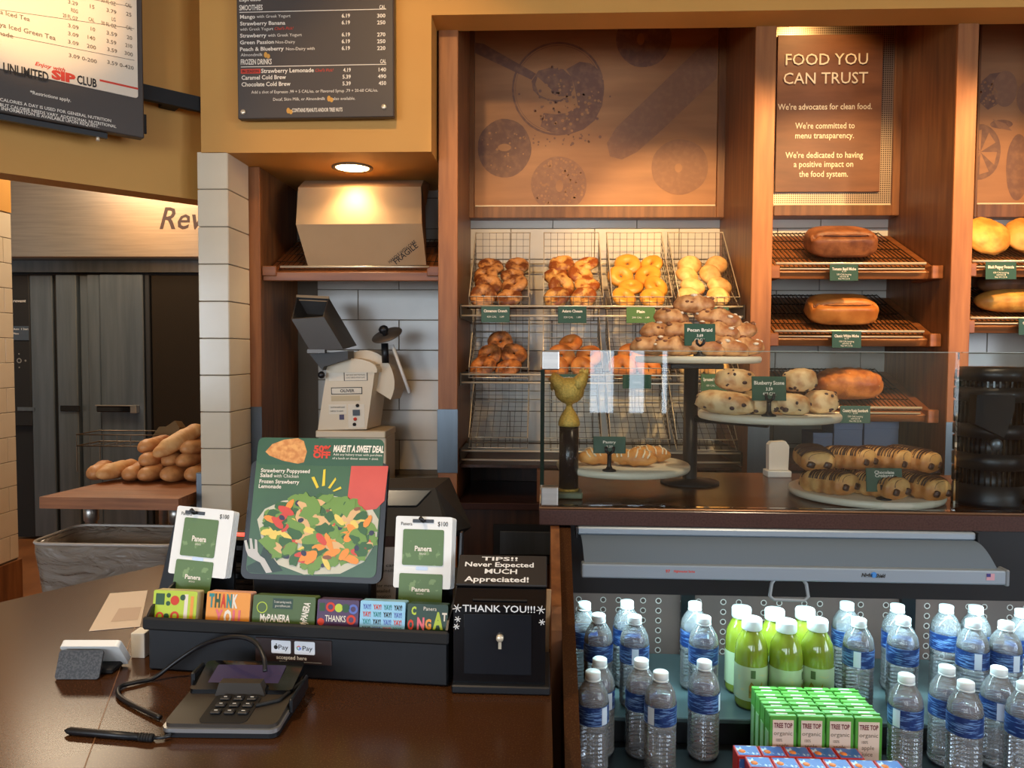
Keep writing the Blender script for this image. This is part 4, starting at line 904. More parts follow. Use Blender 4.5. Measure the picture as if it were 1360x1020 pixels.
# ------------------------------------------------------------------ tags on little black holders
def held_tag(px0, py0, px1, py1, pyf, zsurf, Y, label, lines):
    pl = Plane(PY(px0, py1, Y), (1, 0, 0), (0, .12, 1)); a = pl.hit(px1, py0); c = a[0]/2
    base = Vector((pl.O.x+c, Y, zsurf)); t = thing('pastry_tag', label, 'price tag', base)
    M = Matrix.Translation(-base) @ pl.M
    crd = MB().bbox((0, 0, 0), (a[0], .003, a[1]), .0008, M=M).build('card', TAGG, t)
    hz = pl.O.z-zsurf
    MB().lathe([(.016, .0), (.016, .003), (.008, .006), (.005, .012), (.005, max(hz, .014))], 16, M=Matrix.Translation((0, .002, 0))).build('holder_foot', BLACK, t)
    for x in (-.008, .008): MB().tube([(0, .0, max(hz-.002, .010)), (x, -.005, hz+.006), (x*1.1, -.005, hz+.016)], .0034, 8).build('holder_prong', BLACK, t)
    H_ = a[1]; W_ = a[0]
    lettering(crd, INKW, [(s_, W_*(.5-w_/2), H_*z_, W_*w_, H_*h_) for s_, z_, w_, h_ in lines], .001, M=M, bold=.02)
held_tag(909, 430, 950, 459, 465, pt.z, 1.86, 'green tag reading pecan braid on the top plate', [('Pecan Braid', .64, .8, .15), ('3.69', .40, .2, .12), ('450 CAL', .2, .36, .12)])
held_tag(999, 500, 1044, 532, 547, pm.z, 1.672, 'green tag reading blueberry scone on the middle plate', [('Blueberry Scone', .66, .88, .15), ('3.59', .42, .2, .12), ('460 CAL', .22, .38, .12)])
held_tag(1151, 622, 1198, 653, 668, ZT+.019, 1.66, 'green tag reading chocolate croissant on the round board', [('Chocolate', .76, .55, .13), ('Croissant', .62, .52, .13), ('3.69', .40, .2, .11), ('400 CAL', .2, .36, .11)])
held_tag(788, 580, 831, 602, 618, plw.z, 1.70, 'green tag on the lowest stand plate right of the trophy', [('Pastry', .6, .4, .15), ('3.29', .35, .2, .12)])

# ------------------------------------------------------------------ gold chicken trophy
GOLD = mat('gold_glitter', C(236, 196, 96), .30, .35, noise2=(220, C(206, 170, 80), .4, .6, (1, 1, 1)), bump=(420, .5))
COLM = mat('black_column_flecked', C(20, 16, 22), .25, noise2=(150, C(150, 130, 150), .66, .74, (1, 1, 1)))
tp = PZ(755, 660, ZT); tp.y = 1.735; tp = PY(755, 660, 1.735); tp.z = ZT
t = thing('chicken_trophy', 'gold chicken trophy on a black column behind the glass', 'trophy', tp)
zz = lambda py: PY(755, py, 1.735).z-ZT
MB().bbox((-.028, -.028, .001), (.032, .028, .016), .003).build('stone_base', mat('green_marble', C(132, 140, 112), .3), t)
MB().lathe([(.024, .0165), (.024, .021), (.020, .023)], 24).build('lower_collar', GOLD, t)
MB().lathe([(.0225, .0225), (.0225, zz(566))], 20).build('column', COLM, t)
MB().lathe([(.0225, zz(566)), (.0255, zz(565)), (.025, zz(560)), (.020, zz(552)), (.012, zz(545)), (.008, zz(541)), (.007, zz(537))], 24).build('collar', GOLD, t)
fig = MB(); k = 1.735/990; cz = zz(519)
def body(d): 
    p = Vector((d.x*.036, d.y*.024, d.z*.031)); p.z += .012*(abs(p.x)/.036)**2*(1 if p.z > -.01 else .2); return p+Vector((0, 0, cz))
fig.sphere(body, 24, 16)
fig.tube([(.014, 0, cz+.008), (.026, 0, cz+.024), (.033, 0, cz+.036), (.036, 0, cz+.042)], [.022, .017, .012, .008], 12)
fig.tube([(-.012, 0, cz+.004), (-.028, 0, cz+.020), (-.036, 0, cz+.033), (-.035, 0, cz+.042)], [.021, .018, .013, .003], 12)
fig.tube([(-.032, 0, cz+.02), (-.040, 0, cz+.012), (-.041, 0, cz+.0)], [.010, .006, .002], 10)
for j in range(4): fig.sphere(lambda e, j=j: Vector((.026+.005*j, 0, cz+.044+.003*(j % 2)))+Vector((e.x*.004, e.y*.002, e.z*.006)), 8, 6)
fig.tube([(.038, 0, cz+.041), (.047, 0, cz+.038)], [.004, .0008], 8); fig.sphere(lambda e: Vector((.039, 0, cz+.031))+Vector((e.x*.003, e.y*.003, e.z*.005)), 8, 6)
fig.tube([(0, 0, cz-.02), (0, 0, zz(538))], [.016, .007], 12); fig.build('chicken_figure', GOLD, t)

# ------------------------------------------------------------------ black appliance at the right end
hp = PY(1312, 668, 1.725); hp.z = ZT; HR = .074; hh = PY(1312, 487, 1.725).z-ZT
t = thing('black_appliance', 'black cylindrical appliance with vent slots behind the right glass', 'appliance', hp)
MB().lathe([(HR*.98, .0), (HR, .01), (HR*.97, .045), (HR*.9, .05), (HR*.9, .085), (HR*1.0, .09), (HR*1.0, .115), (HR*.9, .12), (HR*.9, .155), (HR, .16), (HR, .18), (HR*.9, .185), (HR*.9, .235), (HR, .24), (HR, .262), (HR*.9, .266), (HR*.9, hh-.03), (HR, hh-.028), (HR*.97, hh-.008), (HR*.85, hh)], 40).build('housing', BLACK, t)
f_ = MB()
for z0, z1 in ((.051, .084), (.121, .154), (.186, .234), (.267, hh-.031)):
    for i in range(40):
        a = 2*math.pi*i/40; f_.box((HR*.9-.002, -.0018, z0), (HR*.99, .0018, z1), M=Matrix.Rotation(a, 4, 'Z'))
f_.build('vent_fins', BLACKG, t)
MB().prism([(-.082, .19), (-.02, .16), (.0, .22), (.0, .252), (-.08, .252)], -.085, -.06).build('front_cover', BLACKM, t)
MB().lathe([(.0, 0), (.012, 0), (.012, .006), (.006, .008), (0, .008)], 14, M=Matrix.Translation((-.03, -.0715, .145)) @ Matrix.Rotation(RAD(90), 4, 'X'), cap=False).build('side_screw', STEELD, t)
MB().sphere(lambda e: Vector((.052, -.07, .018))+Vector((e.x*.02, e.y*.012, e.z*.011)), 12, 8).build('switch_lever', BLACKG, t)

# ------------------------------------------------------------------ plates, parchment box and things behind the plates
pc = PY(1172, 622, 2.06)
me = MB().lathe([(.05, 0), (.06, .001), (.088, .005), (.09, .0062), (.086, .0065), (.06, .003), (0, .003)], 32).mesh('serving_plate', WHITE)
wordn = ['lowest', 'second from the bottom', 'third from the bottom', 'fourth from the bottom', 'third from the top', 'second from the top', 'topmost']
for i in range(7): tag(link('serving_plate', me, None, (pc.x, pc.y, ZT+.001+i*.0068)), 'white serving plate, %s of the stack behind the croissants' % wordn[i], 'plate', 'stacked white plates')
t = thing('parchment_box', 'pale open box of paper sheets behind the scone plate', 'box', (PY(1036, 620, 2.05).x, 2.05, ZT))
MB().bbox((-.032, 0, 0), (.032, .05, .018), .002).build('tray', WHITE, t)
MB().prism([(-.026, .019), (.026, .019), (.028, .085), (.018, .098), (-.020, .096), (-.027, .088)], .012, .040).build('paper_stack', PAPER, t)
# lower cabinets of the two loaf bays with boxes standing on them
for xa_, xb_, lab in ((x2b, x3a, 'dark back cabinet below the loaf shelves'), (x3b, 2.418, 'dark back cabinet below the right bay')):
    t = thing('bay_cabinet', lab, 'cabinet', (xa_+.003, YP+.02, 0)); MB().box((0, 0, .02), (xb_-xa_-.006, .5, 1.02)).build('body', WOODD, t); MB().bbox((0, -.02, 1.021), (xb_-xa_-.006, .51, 1.05), .002).build('worktop', TIERM, t)
NAVY = mat('slate_blue_box', C(92, 108, 136), .5)
for px0, px1, py0, lab, rz in ((1148, 1194, 560, 'slate blue carton on the back cabinet left of the upright', 0), (1108, 1146, 562, 'slate blue carton leaning beside another on the back cabinet', .25), (1080, 1106, 575, 'small slate blue carton at the left of the back cabinet', 0)):
    a = PY(px0, py0, 3.2); b = PY(px1, py0, 3.2); t = thing('storage_carton', lab, 'box', ((a.x+b.x)/2, 3.2, 1.0505), 0); w_ = (b.x-a.x)/2
    MB().bbox((-w_, 0, 0), (w_, .14, a.z-1.051), .002).build('carton', NAVY, t); MB().bbox((-w_-.001, -.001, (a.z-1.051)*.82), (w_+.001, .141, a.z-1.05+.001), .002).build('lid', NAVY, t)
# ================================================================== open drinks cooler below the pastry counter
POST = []
ZD = .65; ZU = .71; YST = 1.60; XC0, XC1 = .0625, 2.25
NAVYB = mat('cooler_black', C(14, 20, 24), .35); SHELFM = mat('cooler_shelf_glass', C(70, 86, 88), .15); BACKP = mat('cooler_back_panel', C(112, 88, 80), .3, noise2=(3, C(96, 82, 78), .35, .65, (1, 1, 1)))
t = thing('open_cooler', 'open front drinks cooler with bottles below the pastry counter', 'cooler', (XC0, 1.2, 0)); o0 = Vector((XC0, 1.2, 0)); T_ = Matrix.Translation(-o0); XW = XC1-XC0
MYZ = T_ @ Matrix.Rotation(RAD(90), 4, 'Z')     # prism (x,z) -> world (y,z), y -> -x
MB().prism([(1.03, 0), (1.95, 0), (1.95, 1.12), (1.60, 1.12), (1.50, 1.056), (1.42, 1.022), (1.25, .957), (1.10, .873), (1.05, .82), (1.03, .7)], -.0615, -.037, M=MYZ).build('end_panel', GRANITE, t)
MB().prism([(1.32, 0), (1.66, 0), (1.66, 1.124), (1.57, 1.124), (1.48, 1.075), (1.36, 1.03), (1.32, 1.0)], -.0365, -.018, M=MYZ).build('wood_side', WOODV, t)
MB().box((0, 0, 0), (XW, .4, ZD), M=None).build('deck', NAVYB, t)
MB().box((0, YST-1.2+.004, 0), (XW, .74, ZU-.012)).build('riser', NAVYB, t)
MB().bbox((0, YST-1.2-.006, ZU-.011), (XW, .74, ZU), .002).build('glass_shelf', SHELFM, t)
bpan = MB().box((0, .741, 0), (XW, .75, 1.12)).build('back_panel', BACKP, t)
canopy = MB().box((0, .445, .992), (XW, .74, 1.123)).build('canopy', NAVYB, t)
MB().box((0, .43, .968), (XW, .444, 1.123)).build('canopy_lip', NAVYB, t)
LEDM = mat('led_strip_glow', (1, 1, 1, 1), .5, emit=((.68, .95, 1, 1), 9))
MB().box((.02, .455, .985), (XW-.02, .47, .9915)).build('led_strip', LEDM, canopy)
light('cooler_led', 'AREA', (XC0+.62, 1.68, .982), 7.0, LED, (XC0+.62, 1.60, 0), shape='RECTANGLE', size=1.18, size_y=.02)
rg = MB()
for ix in range(30):
    for iz in range(10):
        x = .035+ix*.052+(.012 if ix % 2 else 0); z = .955-iz*.0262
        rg.ring(x, z, .0056, .0078, .7395, 14)
        rg.ring(x, z, .0, .0056, .7402, 10, mi=1)
o = rg.build('hole_rim', [mat('hole_rim_grey', C(196, 188, 182), .3), mat('hole_dark', C(74, 56, 50), .6)], bpan); o['kind'] = 'stuff'
for x in (.30, .86): MB().box((x, .725, ZU), (x+.035, .739, .975)).build('back_post', NAVYB, t)
# ------------------------------------------------------------------ pull-down night cover
ALU = mat('aluminium_satin', C(150, 164, 176), .38, .35); CURT = mat('grey_cover_cloth', C(88, 102, 114), .7)
a = PY(767, 704, 1.585); b = PY(1297, 712, 1.585); ra = PY(772, 764, 1.53); rb_ = PY(1332, 775.5, 1.53); rz0 = (ra.z+rb_.z)/2; rz1 = PY(1050, 751, 1.53).z
t = thing('night_cover', 'grey pull-down cooler cover with aluminium rail below the pastry counter', 'cooler cover', (a.x, 1.53, rz0)); O_ = Vector((a.x, 1.53, rz0))
zb0 = PY(1030, 714, 1.585).z
MB().bbox((0, .055, zb0-rz0), (b.x-a.x, .085, 1.1255-rz0), .003).build('roller_case', ALU, t)
for x in (-.004, b.x-a.x): MB().bbox((x, .05, zb0-rz0-.006), (x+.004, .09, 1.1255-rz0), .001).build('end_cap', BLACK, t)
n = 12; vs = []
for k in range(n+1):
    s_ = k/n; y = .07*(1-s_)-.0; z = (zb0-rz0)*(1-s_)+(rz1-rz0)*s_+.014*math.sin(math.pi*s_)
    e = (rb_.x-a.x-.012)*s_+(b.x-a.x-.006)*(1-s_) if s_ > .001 else b.x-a.x-.006
    x0 = .006*(1-s_)+(ra.x-a.x+.006)*s_
    vs += [(x0, y, z), (e, y, z)]
mb = MB().add(vs+[(x, y+.003, z-.003) for x, y, z in vs], [(2*i, 2*i+1, 2*i+3, 2*i+2) for i in range(n)]+[(2*i+26, 2*i+2+26, 2*i+3+26, 2*i+1+26) for i in range(n)], 0, True); mb.build('cover_cloth', CURT, t)
t = MB().bbox((ra.x-a.x, -.014, 0), (rb_.x-a.x, .012, rz1-rz0), .003, seg=2).build('pull_rail', ALU, t)
MB().bbox((rb_.x-a.x-.004, -.016, -.002), (rb_.x-a.x+.004, .014, rz1-rz0+.002), .002).build('rail_cap', mat('rail_cap_grey', C(120, 128, 134), .5), t)
hx0 = PY(1022, 772, 1.53).x-a.x; hx1 = PY(1073, 772, 1.53).x-a.x; hz = PY(1047, 796, 1.53).z-rz0
MB().tube([(hx0+.012, 0, .004), (hx0+.004, -.002, -.008), (hx0, -.004, hz+.008), (hx0+.008, -.004, hz), (hx1-.008, -.004, hz), (hx1, -.004, hz+.008), (hx1-.004, -.002, -.008), (hx1-.012, 0, .004)], .0036, 8).build('pull_handle', mat('handle_grey', C(150, 156, 158), .4), t)
pr = Plane(O_+Vector((0, -.0142, 0)), (1, 0, 0), (0, 0, 1)); MR = Matrix.Translation(-O_) @ pr.M
lettering(t, INKR, pxi(pr, [('97', 884, 760.5, 890, 4), ('Nightmaster Series', 895, 760, 923, 3)]), .0006, M=MR, name='red_lettering', bold=.02)
lettering(t, INKB, pxi(pr, [('Night', 1144, 766, 1159, 5), ('Shield', 1163, 767, 1176, 5)]), .0006, M=MR, name='logo_lettering', bold=.03, shear=.25)
c = pr.hit(1160.5, 763.5); MB().disc(c[0], c[1], .006, .006, -.0006, 16, M=MR).build('logo_disc', mat('logo_blue', C(60, 130, 200), .5), t)
a_ = pr.hit(1310, 770.5); b_ = pr.hit(1321, 762)
MB().box((a_[0], -.0006, a_[1]), (b_[0], 0, b_[1]), M=MR).build('flag_sticker', mat('flag_pink', C(200, 150, 160), .5), t)
MB().box((a_[0], -.001, (a_[1]+b_[1])/2), ((a_[0]+b_[0])/2, -.0007, b_[1]), M=MR).build('flag_canton', bpy.data.materials['flag_blue'], t)

# ------------------------------------------------------------------ water bottles
PET = glass('clear_bottle', (.985, .99, .995, 1), 1.42, .06, .15, (.95, .97, 1.0, 1)); CAPM = mat('white_cap', C(214, 222, 222), .4)
LBL = mat('blue_bottle_label', C(34, 74, 138), .35)
nt = LBL.node_tree; N = nt.nodes; L = nt.links; B = N['Principled BSDF']
tc = N.new('ShaderNodeTexCoord'); mp = N.new('ShaderNodeMapping'); mp.inputs['Scale'].default_value = (26, 26, 300); nz = N.new('ShaderNodeTexNoise'); nz.inputs['Scale'].default_value = 1.6
rp = N.new('ShaderNodeValToRGB'); rp.color_ramp.interpolation = 'CONSTANT'; rp.color_ramp.elements[0].color = C(22, 50, 106); rp.color_ramp.elements[1].position = .56; rp.color_ramp.elements[1].color = C(104, 140, 190)
L.new(tc.outputs['Object'], mp.inputs[0]); L.new(mp.outputs[0], nz.inputs['Vector']); L.new(nz.outputs['Fac'], rp.inputs[0]); L.new(rp.outputs[0], B.inputs['Base Color'])
R = .0325; HB = .203
pf_ = [(.020, .0), (.029, .002), (R, .009)]
for k in range(9):
    z = .014+k*.0085; pf_ += [(R, z), (R-.0026, z+.003), (R-.0026, z+.0045), (R, z+.0075)]
pf_ += [(R, .100), (R-.001, .102), (R-.001, .142), (R, .144), (R-.001, .150), (R*.90, .162), (R*.70, .174), (R*.48, .184), (.0128, .187), (.0125, .190)]
bodym = MB().lathe(pf_, 28, cap=True).mesh('bottle_body', PET)
labm = MB().lathe([(R+.0004, .103), (R+.0004, .141)], 28, cap=False).mesh('label', LBL)
WSTR = MB()
for a0 in (.4,):
    vs = []; 
    for k in range(6):
        a = a0+.45*k/5; vs += [((R+.0007)*math.cos(a), (R+.0007)*math.sin(a), .1045), ((R+.0007)*math.cos(a), (R+.0007)*math.sin(a), .1395)]
    WSTR.add(vs, [(2*k, 2*k+2, 2*k+3, 2*k+1) for k in range(5)], 0, True)
wstm = WSTR.mesh('label_white_panel', mat('label_white', C(206, 222, 236), .4))
cp = [(.0150, .1895), (.0155, .1905), (.0155, .2015), (.0140, HB), (0, HB)]
capm = MB().lathe(cp, 24).mesh('cap', CAPM)
rgm = MB().lathe([(.0142, .1855), (.0160, .186), (.0160, .1885), (.0142, .189)], 20, cap=False).mesh('neck_ring', CAPM)
WAT = glass('water', (.975, .985, .99, 1), 1.15, .02)
watm = MB().lathe([(.019, .003), (R-.004, .010), (R-.0045, .150), (R*.80, .160), (0, .160)], 20).mesh('water_fill', WAT)
ub = [(776, 798, 'half hidden at the left wall, back row of the upper shelf'), (833, 796, 'second in the back row of the upper shelf'), (923, 798, 'left of the green juices, back row of the upper shelf'), (1125, 798, 'right of the green juices, back row of the upper shelf'), (1192, 801, 'fifth from the left in the back row of the upper shelf'), (1257, 802, 'sixth from the left in the back row of the upper shelf'), (1294, 803, 'second last in the back row of the upper shelf'), (1358, 808, 'at the right picture edge in the back row of the upper shelf')]
uf = [(795, 814, 'leftmost in the front row of the upper shelf'), (843, 816, 'second in the front row of the upper shelf'), (935, 817, 'left of the green juices, front row of the upper shelf'), (1141, 820, 'right of the juice cartons, front row of the upper shelf'), (1200, 818, 'fifth from the left in the front row of the upper shelf'), (1293, 822, 'second last in the front row of the upper shelf'), (1332, 824, 'last in the front row of the upper shelf')]
lb = [(795, 864, 'leftmost in the rear row of the lower deck'), (849, 865, 'second in the rear row of the lower deck'), (931, 867, 'alone left of the juice cartons on the lower deck'), (1249, 876, 'right of the juice cartons, rear row of the lower deck'), (1309, 872, 'second last in the rear row of the lower deck'), (1360, 878, 'at the right edge in the rear row of the lower deck')]
lf_ = [(790, 885, 'nearest at the cooler\'s left end'), (876, 889, 'second in the front row of the lower deck'), (1204, 894, 'just right of the apple juice cartons, front row'), (1283, 903, 'nearest right of the cartons, front row of the lower deck'), (1362, 905, 'cut by the right picture edge, front row of the lower deck')]
WBX = []
for lst, zs in ((ub, ZU), (uf, ZU), (lb, ZD), (lf_, ZD)):
    for i, (px, py, lab) in enumerate(lst):
        p = PZ(px, py+2, zs+HB); p.x = max(p.x, XC0+R+.004); p.z = zs+.0005; p.y = min(p.y, 1.895)
        if zs == ZU: p.y = max(p.y, 1.64)
        else: p.y = min(p.y, 1.555)
        for q in WBX:                                        # keep neighbours from touching
            d = Vector((p.x-q.x, p.y-q.y, 0))
            if d.length < 2*R+.001 and abs(p.z-q.z) < .1: d = d.normalized()*(2*R+.0015); p.x = q.x+d.x; p.y = q.y+d.y
        WBX.append(p)
        t = thing('water_bottle', 'blue-labelled water bottle, %s' % lab, 'bottle', p, random.uniform(0, 6.28), 'water bottles in the cooler')
        parts_ = {nm: link(nm, me, t) for nm, me in (('bottle_body', bodym), ('label', labm), ('cap', capm), ('neck_ring', rgm), ('water_fill', watm))}
        link('label_white_panel', wstm, parts_['label'])
# ------------------------------------------------------------------ green juice bottles
JUI = mat('green_juice', C(128, 140, 40), .12, coat=.5, noise2=(4, C(112, 128, 30), .3, .7, (1, 1, 1))); JL = mat('juice_label', C(172, 190, 152), .45, noise2=(26, C(206, 190, 120), .62, .72, (1, 1, 1.6)))
Rj = .036; jb = MB().lathe([(.026, 0), (.034, .003), (Rj, .010), (Rj, .095), (Rj*.99, .125), (Rj*.90, .145), (Rj*.66, .163), (.0195, .170), (.0190, .174)], 30).mesh('bottle_body', JUI)
jl = MB().lathe([(Rj+.0005, .022), (Rj+.0005, .098)], 30, cap=False).mesh('label', JL)
jc = MB().lathe([(.0215, .1735), (.0222, .175), (.0222, .193), (.0205, .197), (0, .197)], 26).mesh('cap', CAPM)
jp = MB(); a0 = -1.95
vs = []
for k in range(4): a = a0+.28*k/3; vs += [((Rj+.001)*math.cos(a), (Rj+.001)*math.sin(a), .074), ((Rj+.001)*math.cos(a), (Rj+.001)*math.sin(a), .092)]
jp = MB().add(vs, [(2*k, 2*k+2, 2*k+3, 2*k+1) for k in range(3)], 0, True).mesh('label_emblem', mat('emblem_green', C(72, 96, 52), .5))
jo = MB(); vs = []
for k in range(7): a = -2.05+.8*k/6; vs += [((Rj+.0009)*math.cos(a), (Rj+.0009)*math.sin(a), .03), ((Rj+.0009)*math.cos(a), (Rj+.0009)*math.sin(a), .055+.012*math.sin(k*1.3))]
jo = MB().add(vs, [(2*k, 2*k+2, 2*k+3, 2*k+1) for k in range(6)], 0, True).mesh('label_fruit', mat('fruit_print', C(196, 150, 70), .5, noise2=(60, C(120, 110, 40), .4, .6, (1, 1, 1))))
JP = []
for px, py, lab, rz in ((985, 806, 'leftmost, back row', .9), (1029, 809, 'middle, back row', .3), (1068, 808, 'right, back row', -.4), (997, 819, 'leftmost, front row', .1), (1040, 822, 'middle, front row', 1.2), (1080, 822, 'right, front row', -.3)):
    p = PZ(px, py, ZU+.197); p.z = ZU+.0005
    for q in JP+WBX:
        d = Vector((p.x-q.x, p.y-q.y, 0)); m_ = Rj+(Rj if q in JP else R)+.0015
        if d.length < m_: d = d.normalized()*m_; p.x = q.x+d.x; p.y = q.y+d.y
    JP.append(p); t = thing('juice_bottle', 'green juice bottle with white cap, %s behind the juice cartons' % lab, 'bottle', p, rz, 'green juice bottles')
    link('bottle_body', jb, t); link('cap', jc, t); l_ = link('label', jl, t); link('label_emblem', jp, l_); link('label_fruit', jo, l_)
# ------------------------------------------------------------------ apple juice cartons
GRN = mat('carton_green', C(84, 158, 60), .4); CBE = mat('carton_beige', C(226, 206, 186), .45); 
bw, bd, bh = .0545, .0325, .136
p0 = PZ(1015, 940, ZD+bh); dx = (PZ(1161, 941, ZD+bh).x-p0.x)/4; p0.y = YST-.008-4*(bd+.001)
cmesh = MB().bbox((.001, 0, 0), (bw-.001, bd-.001, bh), .0015).mesh('carton', GRN)
tmesh = MB().box((.016, .008, bh), (.038, bd-.008, bh+.0008)).mesh('straw_patch', mat('carton_white', C(232, 238, 228), .5))
smesh = MB().box((.001, .012, bh-.0), (bw-.001, .016, bh+.003)).mesh('top_seam', GRN)
fmesh = MB().box((.007, -.0008, .006), (bw-.007, 0, bh-.008)).mesh('front_panel', CBE)
sidem = MB().box((.0002, .006, .01), (.001, bd-.008, .10)).mesh('side_panel', mat('carton_side', C(150, 190, 140), .5))
rn = ['front', 'second', 'third', 'rear']; cn = ['leftmost', 'second from left', 'third from left', 'rightmost']
proto = None
for r in range(4):
    for c in range(4):
        t = thing('juice_carton', 'green apple juice carton, %s in the %s row of the block' % (cn[c], rn[r]), 'juice carton', (p0.x+c*dx, p0.y+r*(bd+.001), ZD+.0005), 0, 'apple juice cartons')
        for nm, me in (('carton', cmesh), ('straw_patch', tmesh), ('top_seam', smesh), ('side_panel', sidem)): link(nm, me, t)
        t = link('front_panel', fmesh, t)
        if r == 0:
            lettering(t, mat('ink_maroon', C(110, 30, 36), .5) if c == 0 else bpy.data.materials['ink_maroon'], [('TREE TOP', .009, .113, .036, .0095)], .0012, bold=.03, name='maker_lettering')
            lettering(t, INKG, [('organic', .009, .098, .036, .0085), ('100%', .014, .085, .012, .006), ('apple', .014, .073, .024, .0085), ('juice', .014, .060, .021, .0085)], .0012, name='lettering')
# red and blue drink boxes in front
RED = mat('box_red', C(200, 44, 40), .4); BLU = mat('box_blue', C(58, 104, 180), .4, noise2=(60, C(190, 214, 232), .55, .6, (1, 1, 1))); ORG = mat('box_orange', C(232, 130, 50), .45)
rw, rd, rh = .0475, .040, .082
rp0 = PZ(980, 1004, ZD+rh)
body_ = MB().bbox((.0, 0, 0), (rw-.001, rd-.001, rh), .0012).mesh('box_body', RED)
top_ = MB().box((.003, .003, rh), (rw-.004, rd-.004, rh+.0007)).mesh('box_top_print', BLU)
dot_ = MB().lathe([(.0065, rh+.0007), (.0065, rh+.0011), (0, rh+.0011)], 14, M=Matrix.Translation((.012, .016, 0))).mesh('fruit_print', ORG)
fr_ = MB().box((.003, -.0007, .02), (rw-.004, 0, rh-.006)).mesh('front_print', BLU)
for r in range(2):
    for c in range(5+(r == 0)):
        t = thing('drink_box', 'red and blue drink box, %s in the %s row before the cartons' % (['first', 'second', 'third', 'fourth', 'fifth', 'sixth'][c], ['near', 'far'][r]), 'drink box', (rp0.x+c*(rw+.0005)+(.012 if r == 0 else 0), rp0.y-(1-r)*(rd+.0005), ZD+.0005), 0, 'red and blue drink boxes')
        for nm, me in (('box_body', body_), ('box_top_print', top_), ('fruit_print', dot_), ('front_print', fr_)): link(nm, me, t)
# ================================================================== front counter
ZK = .95
def K(px, py, z=ZK): return PZ(px, py, z)
back = [K(0, 800), K(215, 750)]; d_ = (back[1]-back[0])
poly = [back[0]-d_*3.2, back[0], back[1], Vector((-.60, 1.66, ZK)), Vector((-.05, 1.40, ZK)), Vector((.0165, 1.36, ZK)), Vector((.0165, .35, ZK)), Vector((-1.9, .35, ZK))]
t = thing('front_counter', 'polished dark brown order counter in the foreground', 'counter', (0, .35, 0)); O_ = Vector((0, .35, 0))
n = len(poly); top = [(p.x, p.y-.35, ZK) for p in poly]; bot = [(p.x, p.y-.35, ZK-.04) for p in poly]
MB().add(top+bot, [list(range(n-1, -1, -1)), list(range(n, 2*n))]+[(i, (i+1) % n, (i+1) % n+n, i+n) for i in range(n)]).build('counter_slab', GRANITE, t)
ins = [(p.x*.97-.01, (p.y-.35)*.96+.02) for p in poly]
MB().add([(x, y, ZK-.041) for x, y in ins]+[(x, y, .02) for x, y in ins], [list(range(n-1, -1, -1)), list(range(n, 2*n))]+[(i, (i+1) % n, (i+1) % n+n, i+n) for i in range(n)]).build('cabinet_body', WOODD, t)
a = K(191, 800); b = K(112, 1020); d = (b-a).normalized(); w_ = Vector((-d.y, d.x, 0))*.0009
MB().add([v-O_+Vector((0, 0, .0004)) for v in (a-w_, b-w_, b+w_, a+w_)], [(0, 1, 2, 3)]).build('seam', mat('seam_line', C(122, 84, 52), .4), t)
t = thing('register_bench', 'low dark work bench behind the order counter', 'counter', (-.35, 1.72, 0)); MB().box((-.32, 0, .02), (.35, .55, .80)).build('body', WOODD, t); MB().bbox((-.33, -.01, .801), (.355, .56, .83), .003).build('worktop', BLACKM, t)

# ------------------------------------------------------------------ gift card stand
A = K(197, 890); B = K(595, 913); ps = Plane(A, B-A, (0, 0, 1)); SW = (B-A).length
t = thing('gift_card_stand', 'black gift card stand with a card tray at the front of the counter', 'display stand', M=ps.M)
def at_(px, py, depth): pl = ps.sub(-depth); u, w = pl.hit(px, py); return Vector((u, depth, w))
zt_ = .5*(at_(197, 831, 0).z+at_(594, 858, 0).z); zl_ = .5*(at_(200, 816, -.012).z+at_(593, 845, -.012).z)
MB().bbox((0, 0, 0.001), (SW, .16, zt_), .003).build('base', BLACK, t)
MB().bbox((-.003, -.012, zt_+.001), (SW+.003, -.004, zl_), .003).build('tray_lip', BLACKM, t)
MB().bbox((0, -.0035, zt_+.001), (SW, .155, zt_+.006), .001).build('tray_floor', BLACKM, t)
for u in (0, SW-.004):
    MB().prism([(-.003, zt_+.001), (.14, zt_+.001), (.14, .225), (.125, .225), (.112, .175), (.085, .13), (.04, zl_+.022), (.01, zl_+.012), (-.003, zl_)], -u-.004, -u, M=Matrix.Rotation(RAD(90), 4, 'Z')).build('side_panel', BLACK, t)
def wing(pts, dep=.125): MB().prism([(at_(x, y, dep).x, at_(x, y, dep).z) for x, y in pts], dep, dep+.006).build('card_back', BLACK, t)
wing([(204, 812), (310, 812), (313, 692), (304, 684), (240, 681), (230, 700), (214, 770)]); wing([(524, 822), (600, 822), (604, 694), (596, 688), (530, 692)])
a = at_(335, 820, .11); b = at_(492, 765, .11); MB().bbox((a.x, .11, zt_+.007), (b.x, .15, b.z), .004).build('sign_pedestal', BLACK, t)
c0 = at_(398, 829, 0)   # printed payment plate on the base front
pa = ps.hit(340, 881); pb_ = ps.hit(442, 846)
PLATE = mat('payment_plate', C(54, 40, 38), .35); zq = pb_[1]-.002
MB().bbox((pa[0], -.0025, .026), (ps.hit(441, 880)[0], -.0003, .026+.042), .0008).build('payment_plate', PLATE, t)
for x0, x1 in ((361.5, 387), (392, 419)):
    u0 = ps.hit(x0, 860)[0]; u1 = ps.hit(x1, 860)[0]; MB().prism(rrect(u0, .043, u1, .065, .002), -.0032, -.0026).build('payment_badge', mat('badge_white', C(236, 240, 246), .4), t)
u0 = ps.hit(364, 860)[0]; lettering(t, INKB, [('Pay', ps.hit(371, 860)[0], .050, .017, .008), ('Pay', ps.hit(403, 860)[0], .050, .017, .008)], .0036)
